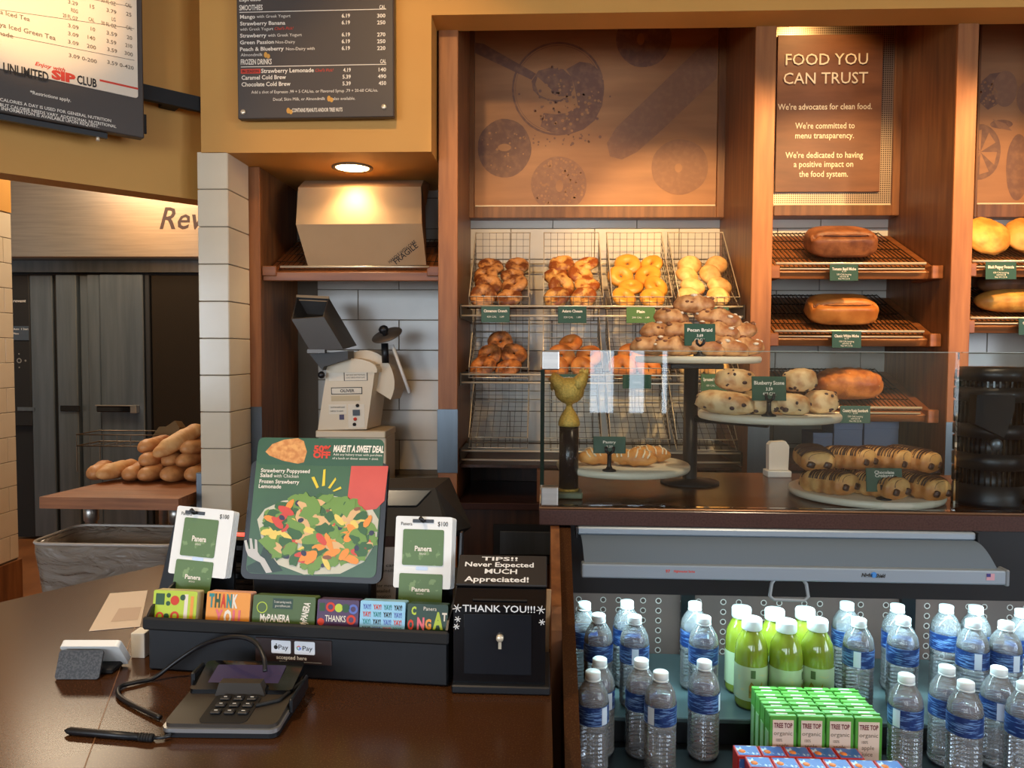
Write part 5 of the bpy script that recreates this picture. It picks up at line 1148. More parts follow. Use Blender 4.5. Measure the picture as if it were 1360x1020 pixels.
c = (ps.hit(367.5, 860)[0], .0535); MB().disc(c[0], c[1], .0034, .0036, -.0036, 14).disc(c[0]+.001, c[1]+.0052, .001, .0014, -.0036, 8).build('fruit_symbol', INKB, t)
gm = [mat('g_red', C(220, 66, 54), .5), mat('g_blue', C(66, 110, 220), .5), mat('g_green', C(60, 160, 90), .5)]; c = ps.hit(398, 860)[0]; g_ = MB()
for k in range(18):
    a0 = RAD(40+k*17); a1 = RAD(40+(k+1)*17); g_.add([(c+r_*math.cos(a_), -.0036, .054+r_*math.sin(a_)) for r_, a_ in ((.0024, a0), (.0038, a0), (.0038, a1), (.0024, a1))], [(0, 1, 2, 3)], 0 if k < 7 else (2 if k < 13 else 1))
g_.box((c, -.0037, .0533), (c+.0036, -.0036, .0547), 1); g_.build('letter_symbol', gm, t)
lettering(t, INKW, [('accepted here', ps.hit(368, 872)[0], .0335, .053, .0065)], .003, name='plate_lettering', bold=.02)
for (x0, x1, y) in ((372, 428, .0295),): MB().box((ps.hit(x0, 878)[0], -.0028, y), (ps.hit(x1, 878)[0], -.0026, y+.0006)).build('plate_rule', CHROME, t)
ST = t
# cards lying in the tray
def tray_card(x0, y0, x1, label, m, side, art):
    dep = .012; u0 = at_(x0, y0+15, dep).x; u1 = at_(x1, y0+15, dep).x; z1 = at_((x0+x1)/2, y0, dep).z; z0 = zt_+.0065
    pl = Plane(ps.M @ Vector((u0, dep, z0)), ps.U, Vector((-ps.N.x*.18, -ps.N.y*.18, 1)))
    c = thing('gift_card_stack', label, 'gift cards', M=pl.M, group='gift cards in the tray'); W_ = u1-u0; H_ = (z1-z0)*1.02
    MB().prism(rrect(0, 0, W_, H_, .003), 0, .022).build('card_block', [side], c)
    c = MB().prism(rrect(0, 0, W_, H_, .003), -.0008, -.0001).build('front_card', m, c)
    art(c, W_, H_)
LIME = mat('card_lime', C(186, 208, 46), .45); ORNG = mat('card_orange', C(238, 154, 52), .45); OLIV = mat('card_olive', C(74, 98, 44), .45); PURP = mat('card_purple', C(74, 44, 84), .45); SKYB = mat('card_sky', C(150, 206, 236), .45); DGRN = mat('card_dark_green', C(24, 60, 40), .45)
TEAL = mat('ink_teal', C(40, 140, 140), .5); PINK = mat('ink_pink', C(232, 110, 120), .5); DKGR = mat('ink_dark_green', C(40, 80, 44), .5); VIO = mat('ink_violet', C(90, 110, 190), .5)
def dots(c, W_, H_, lst):
    for i, (x, z, r, m, kind) in enumerate(lst):
        (MB().disc(x*W_, z*H_, r, r, -.0012, 18) if kind == 'd' else MB().ring(x*W_, z*H_, r*.55, r, -.0012, 20)).build('printed_fruit', m, c)
def a1(c, W_, H_):
    dots(c, W_, H_, [(.5, .7, .008, INKR, 'd'), (.18, .2, .007, INKR, 'r'), (.52, .22, .008, INKR, 'r'), (.33, .2, .005, DKGR, 'd'), (.35, .6, .004, DKGR, 'd'), (.35, .85, .004, DKGR, 'd'), (.68, .8, .005, DKGR, 'd')])
    MB().box((.06*W_, -.0012, .55*H_), (.26*W_, -.0009, .9*H_)).build('printed_emblem', DKGR, c); MB().box((.72*W_, -.0012, .05*H_), (.80*W_, -.0009, .9*H_)).build('printed_bread', PAPER, c); MB().box((.86*W_, -.0012, .1*H_), (.93*W_, -.0009, .85*H_)).build('printed_bread', ORNG, c)
tray_card(201, 787, 259, 'stack of lime green gift cards at the left end of the tray', LIME, mat('card_side_pale', C(206, 196, 150), .6), a1)
def a2(c, W_, H_):
    for i, ch in enumerate('THANK'): lettering(c, [TEAL, DKGR, INKR, TEAL, INKW][i], [(ch, (.06+.135*i)*W_, .55*H_, .12*W_, .38*H_)], .0014, bold=.05)
    for i, ch in enumerate('YOU'): lettering(c, [PINK, INKW, PINK][i], [(ch, (.22+.2*i)*W_, .06*H_, .18*W_, .4*H_)], .0014, bold=.05)
tray_card(272, 789, 330, 'stack of orange thank you gift cards', ORNG, mat('card_side_pink', C(226, 170, 150), .6), a2)
def a3(c, W_, H_):
    lettering(c, INKW, [('MyPANERA', .13*W_, .2*H_, .48*W_, .22*H_)], .0014, bold=.03); MB().box((.32*W_, -.0012, .6*H_), (.64*W_, -.0009, .92*H_)).build('printed_panel', DGRN, c)
    lettering(c, INKW, [('To start earning rewards,', .34*W_, .78*H_, .28*W_, .07*H_), ('go to myPanera.com', .36*W_, .66*H_, .24*W_, .07*H_)], .0016, name='small_lettering')
    MB().ring(.15*W_, .62*H_, .008, .0095, -.0011, 20).build('printed_wave', LIME, c)
    lettering(c, INKW, [('MyPANERA', 0, 0, .75*H_, .10*W_)], .0014, M=Matrix.Translation((.86*W_, 0, .08*H_)) @ Matrix.Rotation(RAD(-80), 4, 'Y'), bold=.03, name='side_lettering')
tray_card(334, 794, 417, 'wide stack of olive rewards cards in the middle of the tray', OLIV, OLIV, a3)
def a4(c, W_, H_):
    lettering(c, INKW, [('THANKS', .2*W_, .3*H_, .5*W_, .2*H_)], .0014, bold=.01)
    dots(c, W_, H_, [(.32, .76, .008, INKR, 'r'), (.52, .74, .007, LIME, 'd'), (.69, .74, .007, DKGR, 'd'), (.87, .72, .008, VIO, 'r'), (.83, .38, .008, INKR, 'r'), (.1, .28, .006, INKR, 'd')]); MB().box((.05*W_, -.0012, .62*H_), (.18*W_, -.0009, .88*H_)).build('printed_emblem', DKGR, c)
tray_card(420, 799, 475, 'stack of purple thanks gift cards', PURP, PURP, a4)
def a5(c, W_, H_):
    for r in range(4):
        for k in range(4): lettering(c, [VIO, INKR, TEAL, INKB][(r+k) % 4], [('YAY!', (.06+.23*k)*W_, (.74-.23*r)*H_, .18*W_, .15*H_)], .0014, bold=.03)
tray_card(477, 801, 537, 'stack of sky blue gift cards with repeated lettering', SKYB, SKYB, a5)
def a6(c, W_, H_):
    for ch, x, z, m, s_ in (('C', .1, .66, LIME, .24), ('O', .02, .18, INKR, .3), ('N', .25, .2, PINK, .36), ('G', .45, .22, ORNG, .3), ('A', .64, .24, LIME, .5), ('T', .86, .5, INKW, .24)): lettering(c, m, [(ch, x*W_, z*H_, s_*.5*W_, s_*H_)], .0014, bold=.05)
    lettering(c, INKW, [('Panera', .4*W_, .8*H_, .32*W_, .12*H_)], .0014, name='small_lettering')
tray_card(540, 805, 594, 'stack of dark green congratulation gift cards at the right end of the tray', DGRN, DGRN, a6)
# hanging gift card carriers
GC = mat('gift_card_green', C(88, 118, 62), .45, noise2=(46, C(122, 150, 92), .60, .64, (1, 1, 1)))
def carrier(TL, TR, BL, BR, g1, g2, hook, price, label):
    W0 = lambda p, d_: ps.M @ at_(p[0], p[1], d_)
    o = W0(BL, .085); pl = Plane(o, W0(BR, .085)-o, W0(TL, .108)-o); t = thing('gift_card_carrier', label, 'gift card', M=pl.M)
    w_ = pl.hit(*BR)[0]; h_ = pl.hit(*TL)[1]
    for k in range(5): MB().prism(rrect(.0016*k, .001*(k % 2), w_+.0012*k, h_-.0006*k, .004), .0028*k, .0028*k+.0012).build('card_sheet', WHITE, t)
    for (x0, y0, x1, y1), dz_ in ((g1, 0), (g2, .0)):
        a = pl.hit(x0, y1); b = pl.hit(x1, y0); gcd = MB().prism(rrect(a[0], a[1], b[0], b[1], .003), -.0014, -.0002).build('gift_card', GC, t)
        lettering(gcd, INKW, [('Panera', a[0]+(b[0]-a[0])*.30, a[1]+(b[1]-a[1])*.40, (b[0]-a[0])*.42, (b[1]-a[1])*.14)], .0018, bold=.03)
        lettering(gcd, INKW, [('BREAD', a[0]+(b[0]-a[0])*.42, a[1]+(b[1]-a[1])*.30, (b[0]-a[0])*.16, (b[1]-a[1])*.05)], .0018, name='small_lettering')
    a = pl.hit(g2[0]-1, g1[3]+2); 
    k = pl.hit((g1[0]+g1[2])/2-10, g1[3]+7); MB().prism(rrect(k[0], k[1], k[0]+.022, k[1]+.006, .0028), -.0006, -.0002).build('slot_window', mat('slot_blue', C(196, 214, 240), .3), t)
    lettering(t, INKB, [('Panera', .010, h_-.016, .020, .006), ('$100', w_-.026, h_-.016, .018, .008)], .0008, name='carrier_lettering')
    c = pl.hit(*hook); MB().tube([(c[0], .03, c[1]), (c[0], -.006, c[1]), (c[0]-.004, -.012, c[1]+.006)], .0036, 8).bbox((c[0]-.02, -.0015, c[1]-.003), (c[0]+.018, .001, c[1]+.003), .0005).build('hook', BLACK, t)
carrier((232, 671), (307, 677), (223, 761), (299, 769), (239, 691, 291, 737), (229, 747, 284, 783), (260, 681), '$100', 'white gift card carrier with green cards on the left of the stand')
carrier((527, 685), (606, 688), (522, 780), (598, 783), (534, 704, 590, 750), (529, 763, 588, 800), (563, 692), '$100', 'white gift card carrier with green cards on the right of the stand')

# ------------------------------------------------------------------ salad advertisement in a black frame
W0 = lambda p, d_: ps.M @ at_(p[0], p[1], d_)
o = W0((322, 764), .105); pl = Plane(o, W0((502, 771), .105)-o, W0((349, 584), .165)-o); w_ = pl.hit(502, 768)[0]; h_ = pl.hit(352, 581)[1]
t = thing('salad_sign', 'salad and frozen lemonade advertisement in a black frame above the card stand', 'sign', M=pl.M)
MB().prism(rrect(-.004, -.006, w_+.006, h_*.83, .014), .0006, .012).build('frame', BLACK, t)
SGRN = mat('print_green', C(60, 100, 62), .35, noise2=(9, C(48, 84, 52), .3, .7, (1, 1, 1))); BAND = mat('print_band_green', C(44, 86, 58), .35)
sfr = t; t = MB().prism(rrect(.006, .004, w_-.004, h_, .012), -.0008, .0004).build('printed_sheet', SGRN, t)
zb_ = pl.hit(400, 618)[1]; MB().prism(rrect(.006, zb_, w_-.004, h_, .011), -.0011, -.0009).build('top_band', BAND, t)
def ppoly(pts, m, name, off=.0014): MB().add([(pl.hit(x, y)[0], -off, pl.hit(x, y)[1]) for x, y in pts], [list(range(len(pts)))]).build(name, m, t)
CORAL = mat('print_coral', C(216, 84, 66), .4, noise2=(9, C(196, 66, 54), .3, .7, (1, 1, 1))); GOLDC = mat('print_pastry', C(226, 164, 92), .45, noise2=(90, C(200, 128, 62), .4, .6, (1, 1, 1)))
ppoly([(467, 619), (516, 619), (511, 665), (500, 676), (485, 678), (462, 660)], CORAL, 'print_drink', .0013)
ppoly([(353, 600), (362, 590), (378, 584), (396, 582), (404, 586), (408, 600), (404, 614), (396, 616), (376, 612), (358, 605)], GOLDC, 'print_pastry_triangle')
ppoly([(328, 752), (344, 744), (352, 722), (350, 706), (364, 742), (376, 758), (352, 762), (330, 760)], mat('print_dark', C(34, 58, 48), .4), 'print_cloth', .0012)
SILV = mat('print_silver', C(196, 192, 184), .35); ppoly([(327, 730), (325, 718), (328, 717), (331, 729), (333, 729), (332, 715), (335, 715), (337, 729), (339, 729), (339, 716), (342, 717), (343, 733), (346, 738), (352, 742), (362, 760), (354, 761), (346, 747), (338, 743), (330, 738)], SILV, 'print_fork', .0018)
for pts in ([(414, 634), (418, 633), (424, 647), (421, 649)], [(430, 624), (433, 623), (432, 645), (428, 646)], [(446, 634), (447, 637), (439, 649), (436, 648)], [(453, 646), (454, 649), (444, 653), (442, 652)]): ppoly(pts, INKY, 'print_ray', .0018)
BOWL = mat('print_bowl', C(206, 200, 176), .4); ppoly([(342, 690), (352, 676), (376, 665), (440, 658), (490, 668), (503, 690), (500, 720), (484, 746), (452, 762), (404, 763), (370, 750), (350, 726)], BOWL, 'print_bowl', .0012)
random.seed(21); sal = [MB() for _ in range(8)]
scol = [mat('salad_%s' % n_, C(*c_), .4) for n_, c_ in (('leaf', (112, 150, 56)), ('dark_leaf', (50, 96, 40)), ('tomato', (214, 66, 44)), ('mandarin', (240, 146, 40)), ('pineapple', (236, 206, 96)), ('blueberry', (40, 40, 66)), ('chicken', (226, 180, 120)), ('pecan', (140, 80, 46)))]
def blobp(mb, x, y, rx, ry, rot, off, n=9, rag=.25):
    vs = []
    for i in range(n):
        a = 6.283*i/n; k = 1+random.uniform(-rag, rag); dx_ = rx*k*math.cos(a); dy_ = ry*k*math.sin(a); u = pl.hit(x+dx_*math.cos(rot)-dy_*math.sin(rot), y+dx_*math.sin(rot)+dy_*math.cos(rot)); vs.append((u[0], -off, u[1]))
    mb.add(vs, [list(range(n))])
offc = .0016
for i in range(300):
    a = random.random()*6.283; r_ = math.sqrt(random.random()); x = 424+72*r_*math.cos(a); y = 707+46*r_*math.sin(a)
    k = random.choices(range(8), (26, 16, 18, 14, 7, 7, 8, 7))[0] if i > 130 else random.choice((0, 1, 0))
    offc += .000006
    sz = {0: (12, 8), 1: (10, 7), 2: (13, 5.5), 3: (12, 5.5), 4: (11, 5), 5: (4, 4), 6: (17, 7), 7: (6, 3)}[k]
    blobp(sal[k], x, y, sz[0]*random.uniform(.7, 1.1), sz[1]*random.uniform(.7, 1.1), random.uniform(-1.2, 1.2), offc, 11 if k < 2 else 9, .32 if k < 2 else .08)
for mb, m in zip(sal, scol): mb.build('print_'+m.name, m, t)['kind'] = 'stuff'
lettering(t, INKW, pxi(pl, [('Strawberry Poppyseed', 347, 627, 412, 5), ('Salad', 346, 633.5, 362, 5), ('Frozen Strawberry', 345, 641.5, 398, 5), ('Lemonade', 344, 648, 374, 5)]), .002, bold=.02)
lettering(t, INKW, pxi(pl, [('with Chicken', 364, 634, 397, 4.5), ('Add any bakery treat with purchase', 443, 605, 508, 3), ('of a lunch or dinner entree + drink', 442, 610, 503, 3)]), .002, name='small_lettering')
lettering(t, INKR, pxi(pl, [('50%', 417, 600, 440, 8), ('OFF', 416, 608, 439, 8)]), .002, name='red_lettering', bold=.05)
lettering(t, INKW, pxi(pl, [('MAKE IT A SWEET DEAL', 443, 600, 510, 8.5)]), .002, name='headline', bold=.04, shear=.15)

# ------------------------------------------------------------------ tip box
A = K(602, 918); B = K(724, 921); pt_ = Plane(A, B-A, (0, 0, 1)); TWd = (B-A).length
t = thing('tip_box', 'black acrylic tip box with white hand lettering beside the card stand', 'tip box', M=pt_.M)
zf_ = pt_.hit(660, 806)[1]
pb2 = pt_.sub(-.045); zbb = pb2.hit(665, 779)[1]; pb3 = pt_.sub(-.10); zbt = pb3.hit(665, 741)[1]
MB().bbox((-.002, -.010, .001), (TWd+.008, .135, .014), .002).build('foot_plate', BLACK, t)
MB().prism([(0, .0142), (.125, .0142), (.125, zbt-.004), (.105, zbt-.004), (.05, zbb-.004), (.045, zf_+.016), (.0, zf_)], -TWd, 0, M=Matrix.Rotation(RAD(90), 4, 'Z')).build('body', BLACKG, t)
fr0 = pt_.hit(616, 899); fr1 = pt_.hit(706, 816)
ACR = mat('smoked_acrylic', C(26, 30, 36), .06)
fwin = MB().bbox((fr0[0], -.0025, .03), (fr1[0], -.0003, fr1[1]), .0008).build('front_window', ACR, t)
c = ((fr0[0]+fr1[0])/2+.004, .03+.62*(fr1[1]-.03)); MB().lathe([(.006, 0), (.006, .006), (.004, .008), (0, .008)], 16, M=Matrix.Translation((c[0], -.0025, c[1])) @ Matrix.Rotation(RAD(90), 4, 'X')).box((c[0]-.0025, -.006, c[1]-.018), (c[0]+.0025, -.004, c[1])).build('lock', CHROME, fwin)
O1 = Vector((0, .045, zbb-.004)); d1 = Vector((0, .055, zbt-zbb)); plB = Plane(pt_.M @ Vector((.0, .049, zbb-.003)), pt_.U, (pt_.M.to_3x3() @ d1)); MBd = pt_.M.inverted() @ plB.M; LB = d1.length
spn = MB().bbox((-.002, -.006, 0), (TWd+.002, -.0005, LB+.004), .0015, M=MBd).build('sign_panel', mat('chalk_panel', C(30, 24, 22), .6), t)
plw_ = plB.sub(.0062)
lettering(spn, CHALK, [('TIPS!!', .038, LB*.84, .062, LB*.13), ('Never Expected', .010, LB*.62, .118, LB*.16), ('MUCH', .045, LB*.38, .055, LB*.16), ('Appreciated!', .012, LB*.10, .108, LB*.17)], .0068, M=MBd, bold=.02)
lettering(t, CHALK, [('THANK YOU!!!', .015, fr1[1]+.003, TWd-.032, .011)], .001, name='thank_lettering', bold=.01)
st = MB()
for x, z, r_ in ((.006, fr1[1]+.008, .007), (TWd-.008, fr1[1]+.008, .007), (.007, fr1[1]-.010, .005), (TWd-.006, fr1[1]-.012, .005), (.005, fr1[1]-.022, .005)):
    for k in range(3): a = k*1.05+.2; st.wire((x-r_*math.cos(a), -.001, z-r_*math.sin(a)), (x+r_*math.cos(a), -.001, z+r_*math.sin(a)), .0008)
st.build('chalk_stars', CHALK, t)['kind'] = 'stuff'
MB().box((.03, .0, 0), (TWd-.03, .004, .0008), M=Matrix.Translation((0, .012, zf_+.0055)) @ Matrix.Rotation(RAD(18), 4, 'X')).build('coin_slot', BLACKM, t)
for i, (px, lab) in enumerate(((717, 'narrow folded cardboard strip behind the tip box'), (726, 'second folded cardboard strip between the tip box and the cooler side'))):
    p = PY(px, 800, 1.345); tag(MB().bbox((-.0045, 0, 0), (.0045, .004, .115), .001).build('cardboard_strip', CARD, None, (p.x, 1.335+.006*i, ZK+.0005), (RAD(-4), RAD(2), 0)), lab, 'cardboard')

# ------------------------------------------------------------------ payment terminal
A = K(214, 980); B = K(368, 982); pn = Plane(A, B-A, (0, 0, 1)); w_ = (B-A).length; rear = (pn.M.inverted() @ K(268, 918)).y
t = thing('payment_terminal', 'grey and black card payment terminal with screen on the counter', 'payment terminal', M=pn.M)
dp = rear; SHL = mat('terminal_shell', C(58, 52, 46), .42); 
def slab(x0, x1, y0, y1, zf0, zr0, zf1, zr1, r=.012, n=5):
    """rounded plate with bottom z and top z at front/rear"""
    pts = rrect(x0, y0, x1, y1, r, n); m = len(pts); f = lambda y, a, b: a+(b-a)*(y-y0)/(y1-y0); mb = MB()
    return mb.add([(x, y, f(y, zf0, zr0)) for x, y in pts]+[(x, y, f(y, zf1, zr1)) for x, y in pts], [list(range(m-1, -1, -1)), list(range(m, 2*m))]+[(i, (i+1) % m, (i+1) % m+m, i+m) for i in range(m)])
slab(0, w_, 0, dp, .001, .001, .008, .014).build('base', BLACK, t)
slab(-.001, w_+.001, -.001, dp+.001, .0082, .0142, .014, .022).build('silver_edge', mat('silver_trim', C(186, 188, 190), .3, .8), t)
slab(.002, w_-.002, .002, dp-.002,   .0142, .0222, .020, .032).build('shell', SHL, t)
f_ = lambda y: .020+(.032-.020)*(y-.002)/(dp-.004)
yS = dp*.55
slab(.004, w_-.004, yS, dp+.006, f_(yS)+.0003, f_(dp)+.001, f_(yS)+.007, f_(dp)+.016, .006).build('screen_housing', BLACKG, t)
g0 = f_(yS)+.0062; g1_ = f_(dp)+.0178
SCRN = mat('terminal_screen', C(40, 32, 52), .12, emit=((.10, .08, .17, 1), .22)); slab(.026, w_-.030, yS+.012, dp-.008, g0+.0024, g1_-.003, g0+.0030, g1_-.0024, .002, 2).build('screen', SCRN, t)
Ms = Matrix.Translation((.030, yS+.012, g0+.0040)) @ Matrix.Rotation(-math.atan2(dp*.45, .025), 4, 'X').inverted() if False else Matrix.Translation((.03, yS+.012, g0+.0044)) @ Matrix.Rotation(RAD(-80), 4, 'X')
lettering(t, mat('screen_blue', C(90, 120, 200), .4, emit=((.15, .25, .6, 1), 1)), [('Panera', .040, .022, .05, .011)], .0002, M=Ms)
kpad = slab(w_*.30, w_*.72, .004, yS-.004, f_(0)+.0005, f_(yS)+.0006, f_(0)+.0012, f_(yS)+.0016, .010).build('keypad_recess', BLACKM, t)
kx = MB()
for r in range(4):
    for c in range(3):
        y = .022+r*.018; x = w_*.36+c*.020; z = f_(y)+.0018; MB().bbox((x, y, z), (x+.015, y+.012, z+.004), .0015).build('key', mat('key_black', C(30, 30, 32), .5) if (r, c) == (0, 0) else bpy.data.materials['key_black'], kpad)
        kx.box((x+.005, y+.005, z+.0040), (x+.010, y+.0065, z+.0043))
kx.build('key_print', CHALK, kpad)['kind'] = 'stuff'
MB().prism([(w_*.28, 0), (w_*.74, 0), (w_*.70, .020), (w_*.32, .020)], yS-.006, yS+.010, M=Matrix.Translation((0, 0, f_(yS)))).build('reader_hood', SHL, t)
MB().tube([(w_*.72, .045, f_(.045)+.003), (w_*.9, .06, f_(.06)+.003), (w_+.004, .115, f_(.11)+.004)], .003, 6).build('card_slot', BLACKM, t)
MB().bbox((w_+.0005, .05, .012), (w_+.006, dp-.01, .034), .002).build('side_swipe', BLACK, t); MB().bbox((-.003, yS+.02, .024), (.0035, dp-.004, .05), .002).build('stylus_cradle', BLACK, t)
# cables and stylus
def wpt(px, py, z): return K(px, py, ZK+z)
def cable(name, pts, r, label, m=BLACK, sub=6):
    P = [wpt(*p) for p in pts]; out = []
    for i in range(len(P)-1):
        p0 = P[max(i-1, 0)]; p1 = P[i]; p2 = P[i+1]; p3 = P[min(i+2, len(P)-1)]
        for k in range(sub):
            s_ = k/sub; out.append(.5*((2*p1)+(p2-p0)*s_+(2*p0-5*p1+4*p2-p3)*s_**2+(3*p1-p0-3*p2+p3)*s_**3))
    out.append(P[-1]); o0 = out[0].copy(); o = tag(MB().tube([p-o0 for p in out], r, 8).build(name, m, None, o0), label, 'cable'); return o
cable('power_cable', [(352, 892, .052), (350, 872, .07), (337, 852, .085), (310, 846, .085), (270, 856, .06), (235, 878, .03), (205, 900, .006), (180, 906, .005), (160, 912, .005), (158, 924, .005), (180, 938, .005), (213, 953, .006)], .0036, 'black power cable looping from behind the payment terminal')
p0 = wpt(86, 970, .0055); p1 = wpt(204, 980, .0055); d = p1-p0
t = thing('stylus_pen', 'black tethered stylus lying on the counter left of the terminal', 'stylus', p0)
MB().tube([d*0, d*.02, d*.06, d*.5, d*.84], [.001, .003, .0052, .0052, .0050], 10).build('barrel', BLACK, t)
for k in range(5): MB().tube([d*(.845+.03*k), d*(.868+.03*k)], .0056, 10).build('grip_ring', BLACKM, t)
MB().tube([d, d+Vector((.012, .002, 0)), d+Vector((.022, .006, .001))], .0026, 8).build('tether_cord', BLACK, t)
# small device on a stand
A = K(72, 903); B = K(131, 903); pd2 = Plane(A, B-A, (0, 0, 1)); w_ = (B-A).length
t = thing('card_reader_stand', 'small white reader leaning on a black woven stand at the counter\'s left', 'card reader', M=pd2.M)
CARB = mat('black_weave', C(30, 30, 32), .4, noise2=(300, C(64, 62, 62), .45, .55, (1, 1, 1)))
MB().prism(rrect(0, 0, w_, .046, .005), 0, .004, M=Matrix.Translation((0, 0, .001)) @ Matrix.Rotation(RAD(-22), 4, 'X')).build('stand_plate', CARB, t)
MB().prism(rrect(-.004, 0, w_+.022, .058, .006), -.006, .006, M=Matrix.Translation((0, .062, .006)) @ Matrix.Rotation(RAD(38), 4, 'X')).build('reader', WHITE, t)
MB().bbox((w_*.2, .02, .001), (w_+.012, .058, .01), .002).build('foot', BLACKM, t)
# papers
def sheet(pts, label, m=PAPER, name='paper_sheet', z=0.0012):
    P = [K(x, y, ZK+z) for x, y in pts]; o0 = P[0].copy(); n = len(P)
    return tag(MB().add([p-o0 for p in P]+[p-o0-Vector((0, 0, .0006)) for p in P], [list(range(n)), list(range(2*n-1, n-1, -1))]+[(i, i+n, (i+1) % n+n, (i+1) % n) for i in range(n)]).build(name, m, None, o0), label, 'paper')
pp_ = sheet([(118, 838), (186, 832), (196, 784), (146, 788)], 'pinkish white receipt sheet lying left of the card stand')
a = [K(x, y, ZK+.0016) for x, y in ((147, 826), (183, 823), (188, 806), (158, 808))]; o_ = pp_.location
MB().add([p-o_ for p in a], [(0, 1, 2, 3)]).build('printed_area', mat('faint_print', C(214, 196, 182), .8), pp_)
A = K(177, 874); B = K(196.4, 873)
p_ = MB().bbox((0, 0, 0), ((B-A).length, .03, .045), .001).build('white_card_box', WHITE, None, A); tag(p_, 'small white paper card standing against the left side of the card stand', 'paper'); p_.location.x -= .004
# ------------------------------------------------------------------ behind the stand: notice, pagers, register monitor
a = PY(487, 806, 1.46); pl = Plane(PY(484, 806, 1.41), (1, .10, 0), (0, .12, 1)); w_ = pl.hit(526, 806)[0]; zoff = pl.O.z-ZK
t = thing('notice_sheet', 'grey printed allergen notice standing behind the salad sign', 'notice', M=pl.M)
NOT = mat('notice_grey', C(206, 196, 190), .5)
MB().box((0, 0, -zoff+.0005), (w_, .003, pl.hit(500, 727)[1])).build('sheet', NOT, t)
lettering(t, INKB, pxi(pl, [('not can', 498, 753, 524, 4.5), ('in utensils', 493, 760, 524, 4.5), ('guide for menu', 485, 780, 524, 4.5), ('and detailed', 485, 787, 518, 4.5), ('street location', 485, 794, 519, 4.5), ('to access menu', 485, 801, 524, 4.5)]), .0008)
c = PY(331, 790, 1.56); pm_ = MB(); REDL = mat('pager_red_light', C(220, 30, 24), .3, emit=((1, .08, .05, 1), 2.5))
pg = MB().prism(rrect(-.045, -.045, .045, .045, .014), 0, .0098, M=Matrix.Rotation(RAD(90), 4, 'X') @ Matrix.Translation((0, -.0098, 0))).mesh('guest_pager', BLACKG)
for i in range(14):
    lab = 'black guest pager, %s of the pager stack behind the left gift cards' % (['lowest', 'second', 'third', 'fourth', 'fifth', 'sixth', 'seventh', 'eighth', 'ninth', 'tenth', 'eleventh', 'twelfth', 'thirteenth', 'topmost with red light'][i]+(' from the bottom' if 0 < i < 13 else ''))
    o = tag(link('guest_pager', pg, None, (c.x, 1.56, ZK+.0005+i*.0118), (0, 0, .1*math.sin(i*2))), lab, 'pager', 'stacked guest pagers')
    if i == 13: MB().tube([(-.040, -.02, .0105), (-.02, -.038, .011), (.015, -.042, .0105)], .004, 6).build('red_light', REDL, o)
t = thing('register_monitor', 'black register monitor seen from behind the salad sign', 'monitor', (PY(560, 700, 1.80).x, 1.80, .83)); O_ = Vector((PY(560, 700, 1.80).x, 1.80, .83))
q = lambda px, py, Y: PY(px, py, Y)-O_
fv = [q(440, 636, 1.85), q(597, 634, 1.85), q(626, 700, 1.74), q(610, 712, 1.72), q(440, 712, 1.72)]; bv = [q(440, 648, 1.72), q(578, 648, 1.72), q(600, 706, 1.66), q(594, 712, 1.66), q(440, 712, 1.66)]
mb = MB(); mb.add(bv+fv, [list(range(5)), list(range(9, 4, -1))]+[(i, i+5, (i+1) % 5+5, (i+1) % 5) for i in range(5)]); mb.build('housing', BLACKM, t)
mb = MB(); g = [q(446, 651, 1.715), q(572, 651, 1.715), q(553, 671, 1.695), q(446, 671, 1.695)]; mb.add([v+Vector((0, -.003, 0)) for v in g]+g, [(3, 2, 1, 0), (0, 1, 5, 4), (1, 2, 6, 5), (2, 3, 7, 6), (3, 0, 4, 7)]); mb.build('glossy_panel', mat('monitor_gloss', C(60, 72, 80), .15), t)
MB().bbox((-.08, -.02, .0), (.06, .10, .02), .003).bbox((-.04, .0, .02), (.02, .05, q(500, 705, 1.8).z), .003).build('monitor_foot', BLACKM, t)
# ================================================================== kitchen behind the opening
YO = 5.6
oL = PY(10, 700, YO).x; oR = -1.9
t = thing('rack_oven', 'tall stainless rack oven with hood lettering in the kitchen', 'oven', (oL, YO, 0)); po = Plane((oL, YO, 0), (1, 0, 0), (0, 0, 1)); OW = oR-oL
U = lambda px, py=500: po.hit(px, py)[0]
zD = po.hit(100, 365)[1]; zH0 = po.hit(100, 345)[1]; zH1 = po.hit(100, 243)[1]
MB().box((0, .06, .02), (OW, 1.1, zD+.02)).build('body', BLACKM, t)
MB().bbox((-.05, -.12, zH0), (OW, 1.1, zH1), .01).build('hood', STEEL, t)
MB().box((-.02, .02, zD+.022), (OW, .9, zH0-.002)).build('hood_gap', STEELD, t)
for x0, x1, m, d0, nm in ((12, 37.5, BLACKM, .03, 'control_panel'), (38, 68, STEELD, .03, 'side_panel'), (76, 103, STEELD, 0, 'door_edge'), (104, 117, STEELD, .035, 'door_gap_panel'), (117.5, 134, STEELD, .0, 'door_edge'), (136, 193, STEELD, -.02, 'oven_door')):
    pt2 = MB().bbox((U(x0), d0, .03 if nm != 'control_panel' else .9), (U(x1), .058, zD), .006).build(nm, m, t)
    if nm == 'control_panel': cpan = pt2
    if nm == 'oven_door': odoor = pt2
MB().bbox((U(194), .0, .03), (U(200), .058, zD), .004).build('door_seal', BLACKM, t)
MB().bbox((U(200.5), .02, .03), (OW-.02, .058, zD), .004).build('oven_window', mat('oven_dark_glass', C(36, 30, 24), .12), t)
hz_ = po.hit(90, 542)[1]; MB().bbox((U(80), -.012, hz_-.025), (U(106), .001, hz_+.02), .004).build('recess_handle', BLACKG, t)
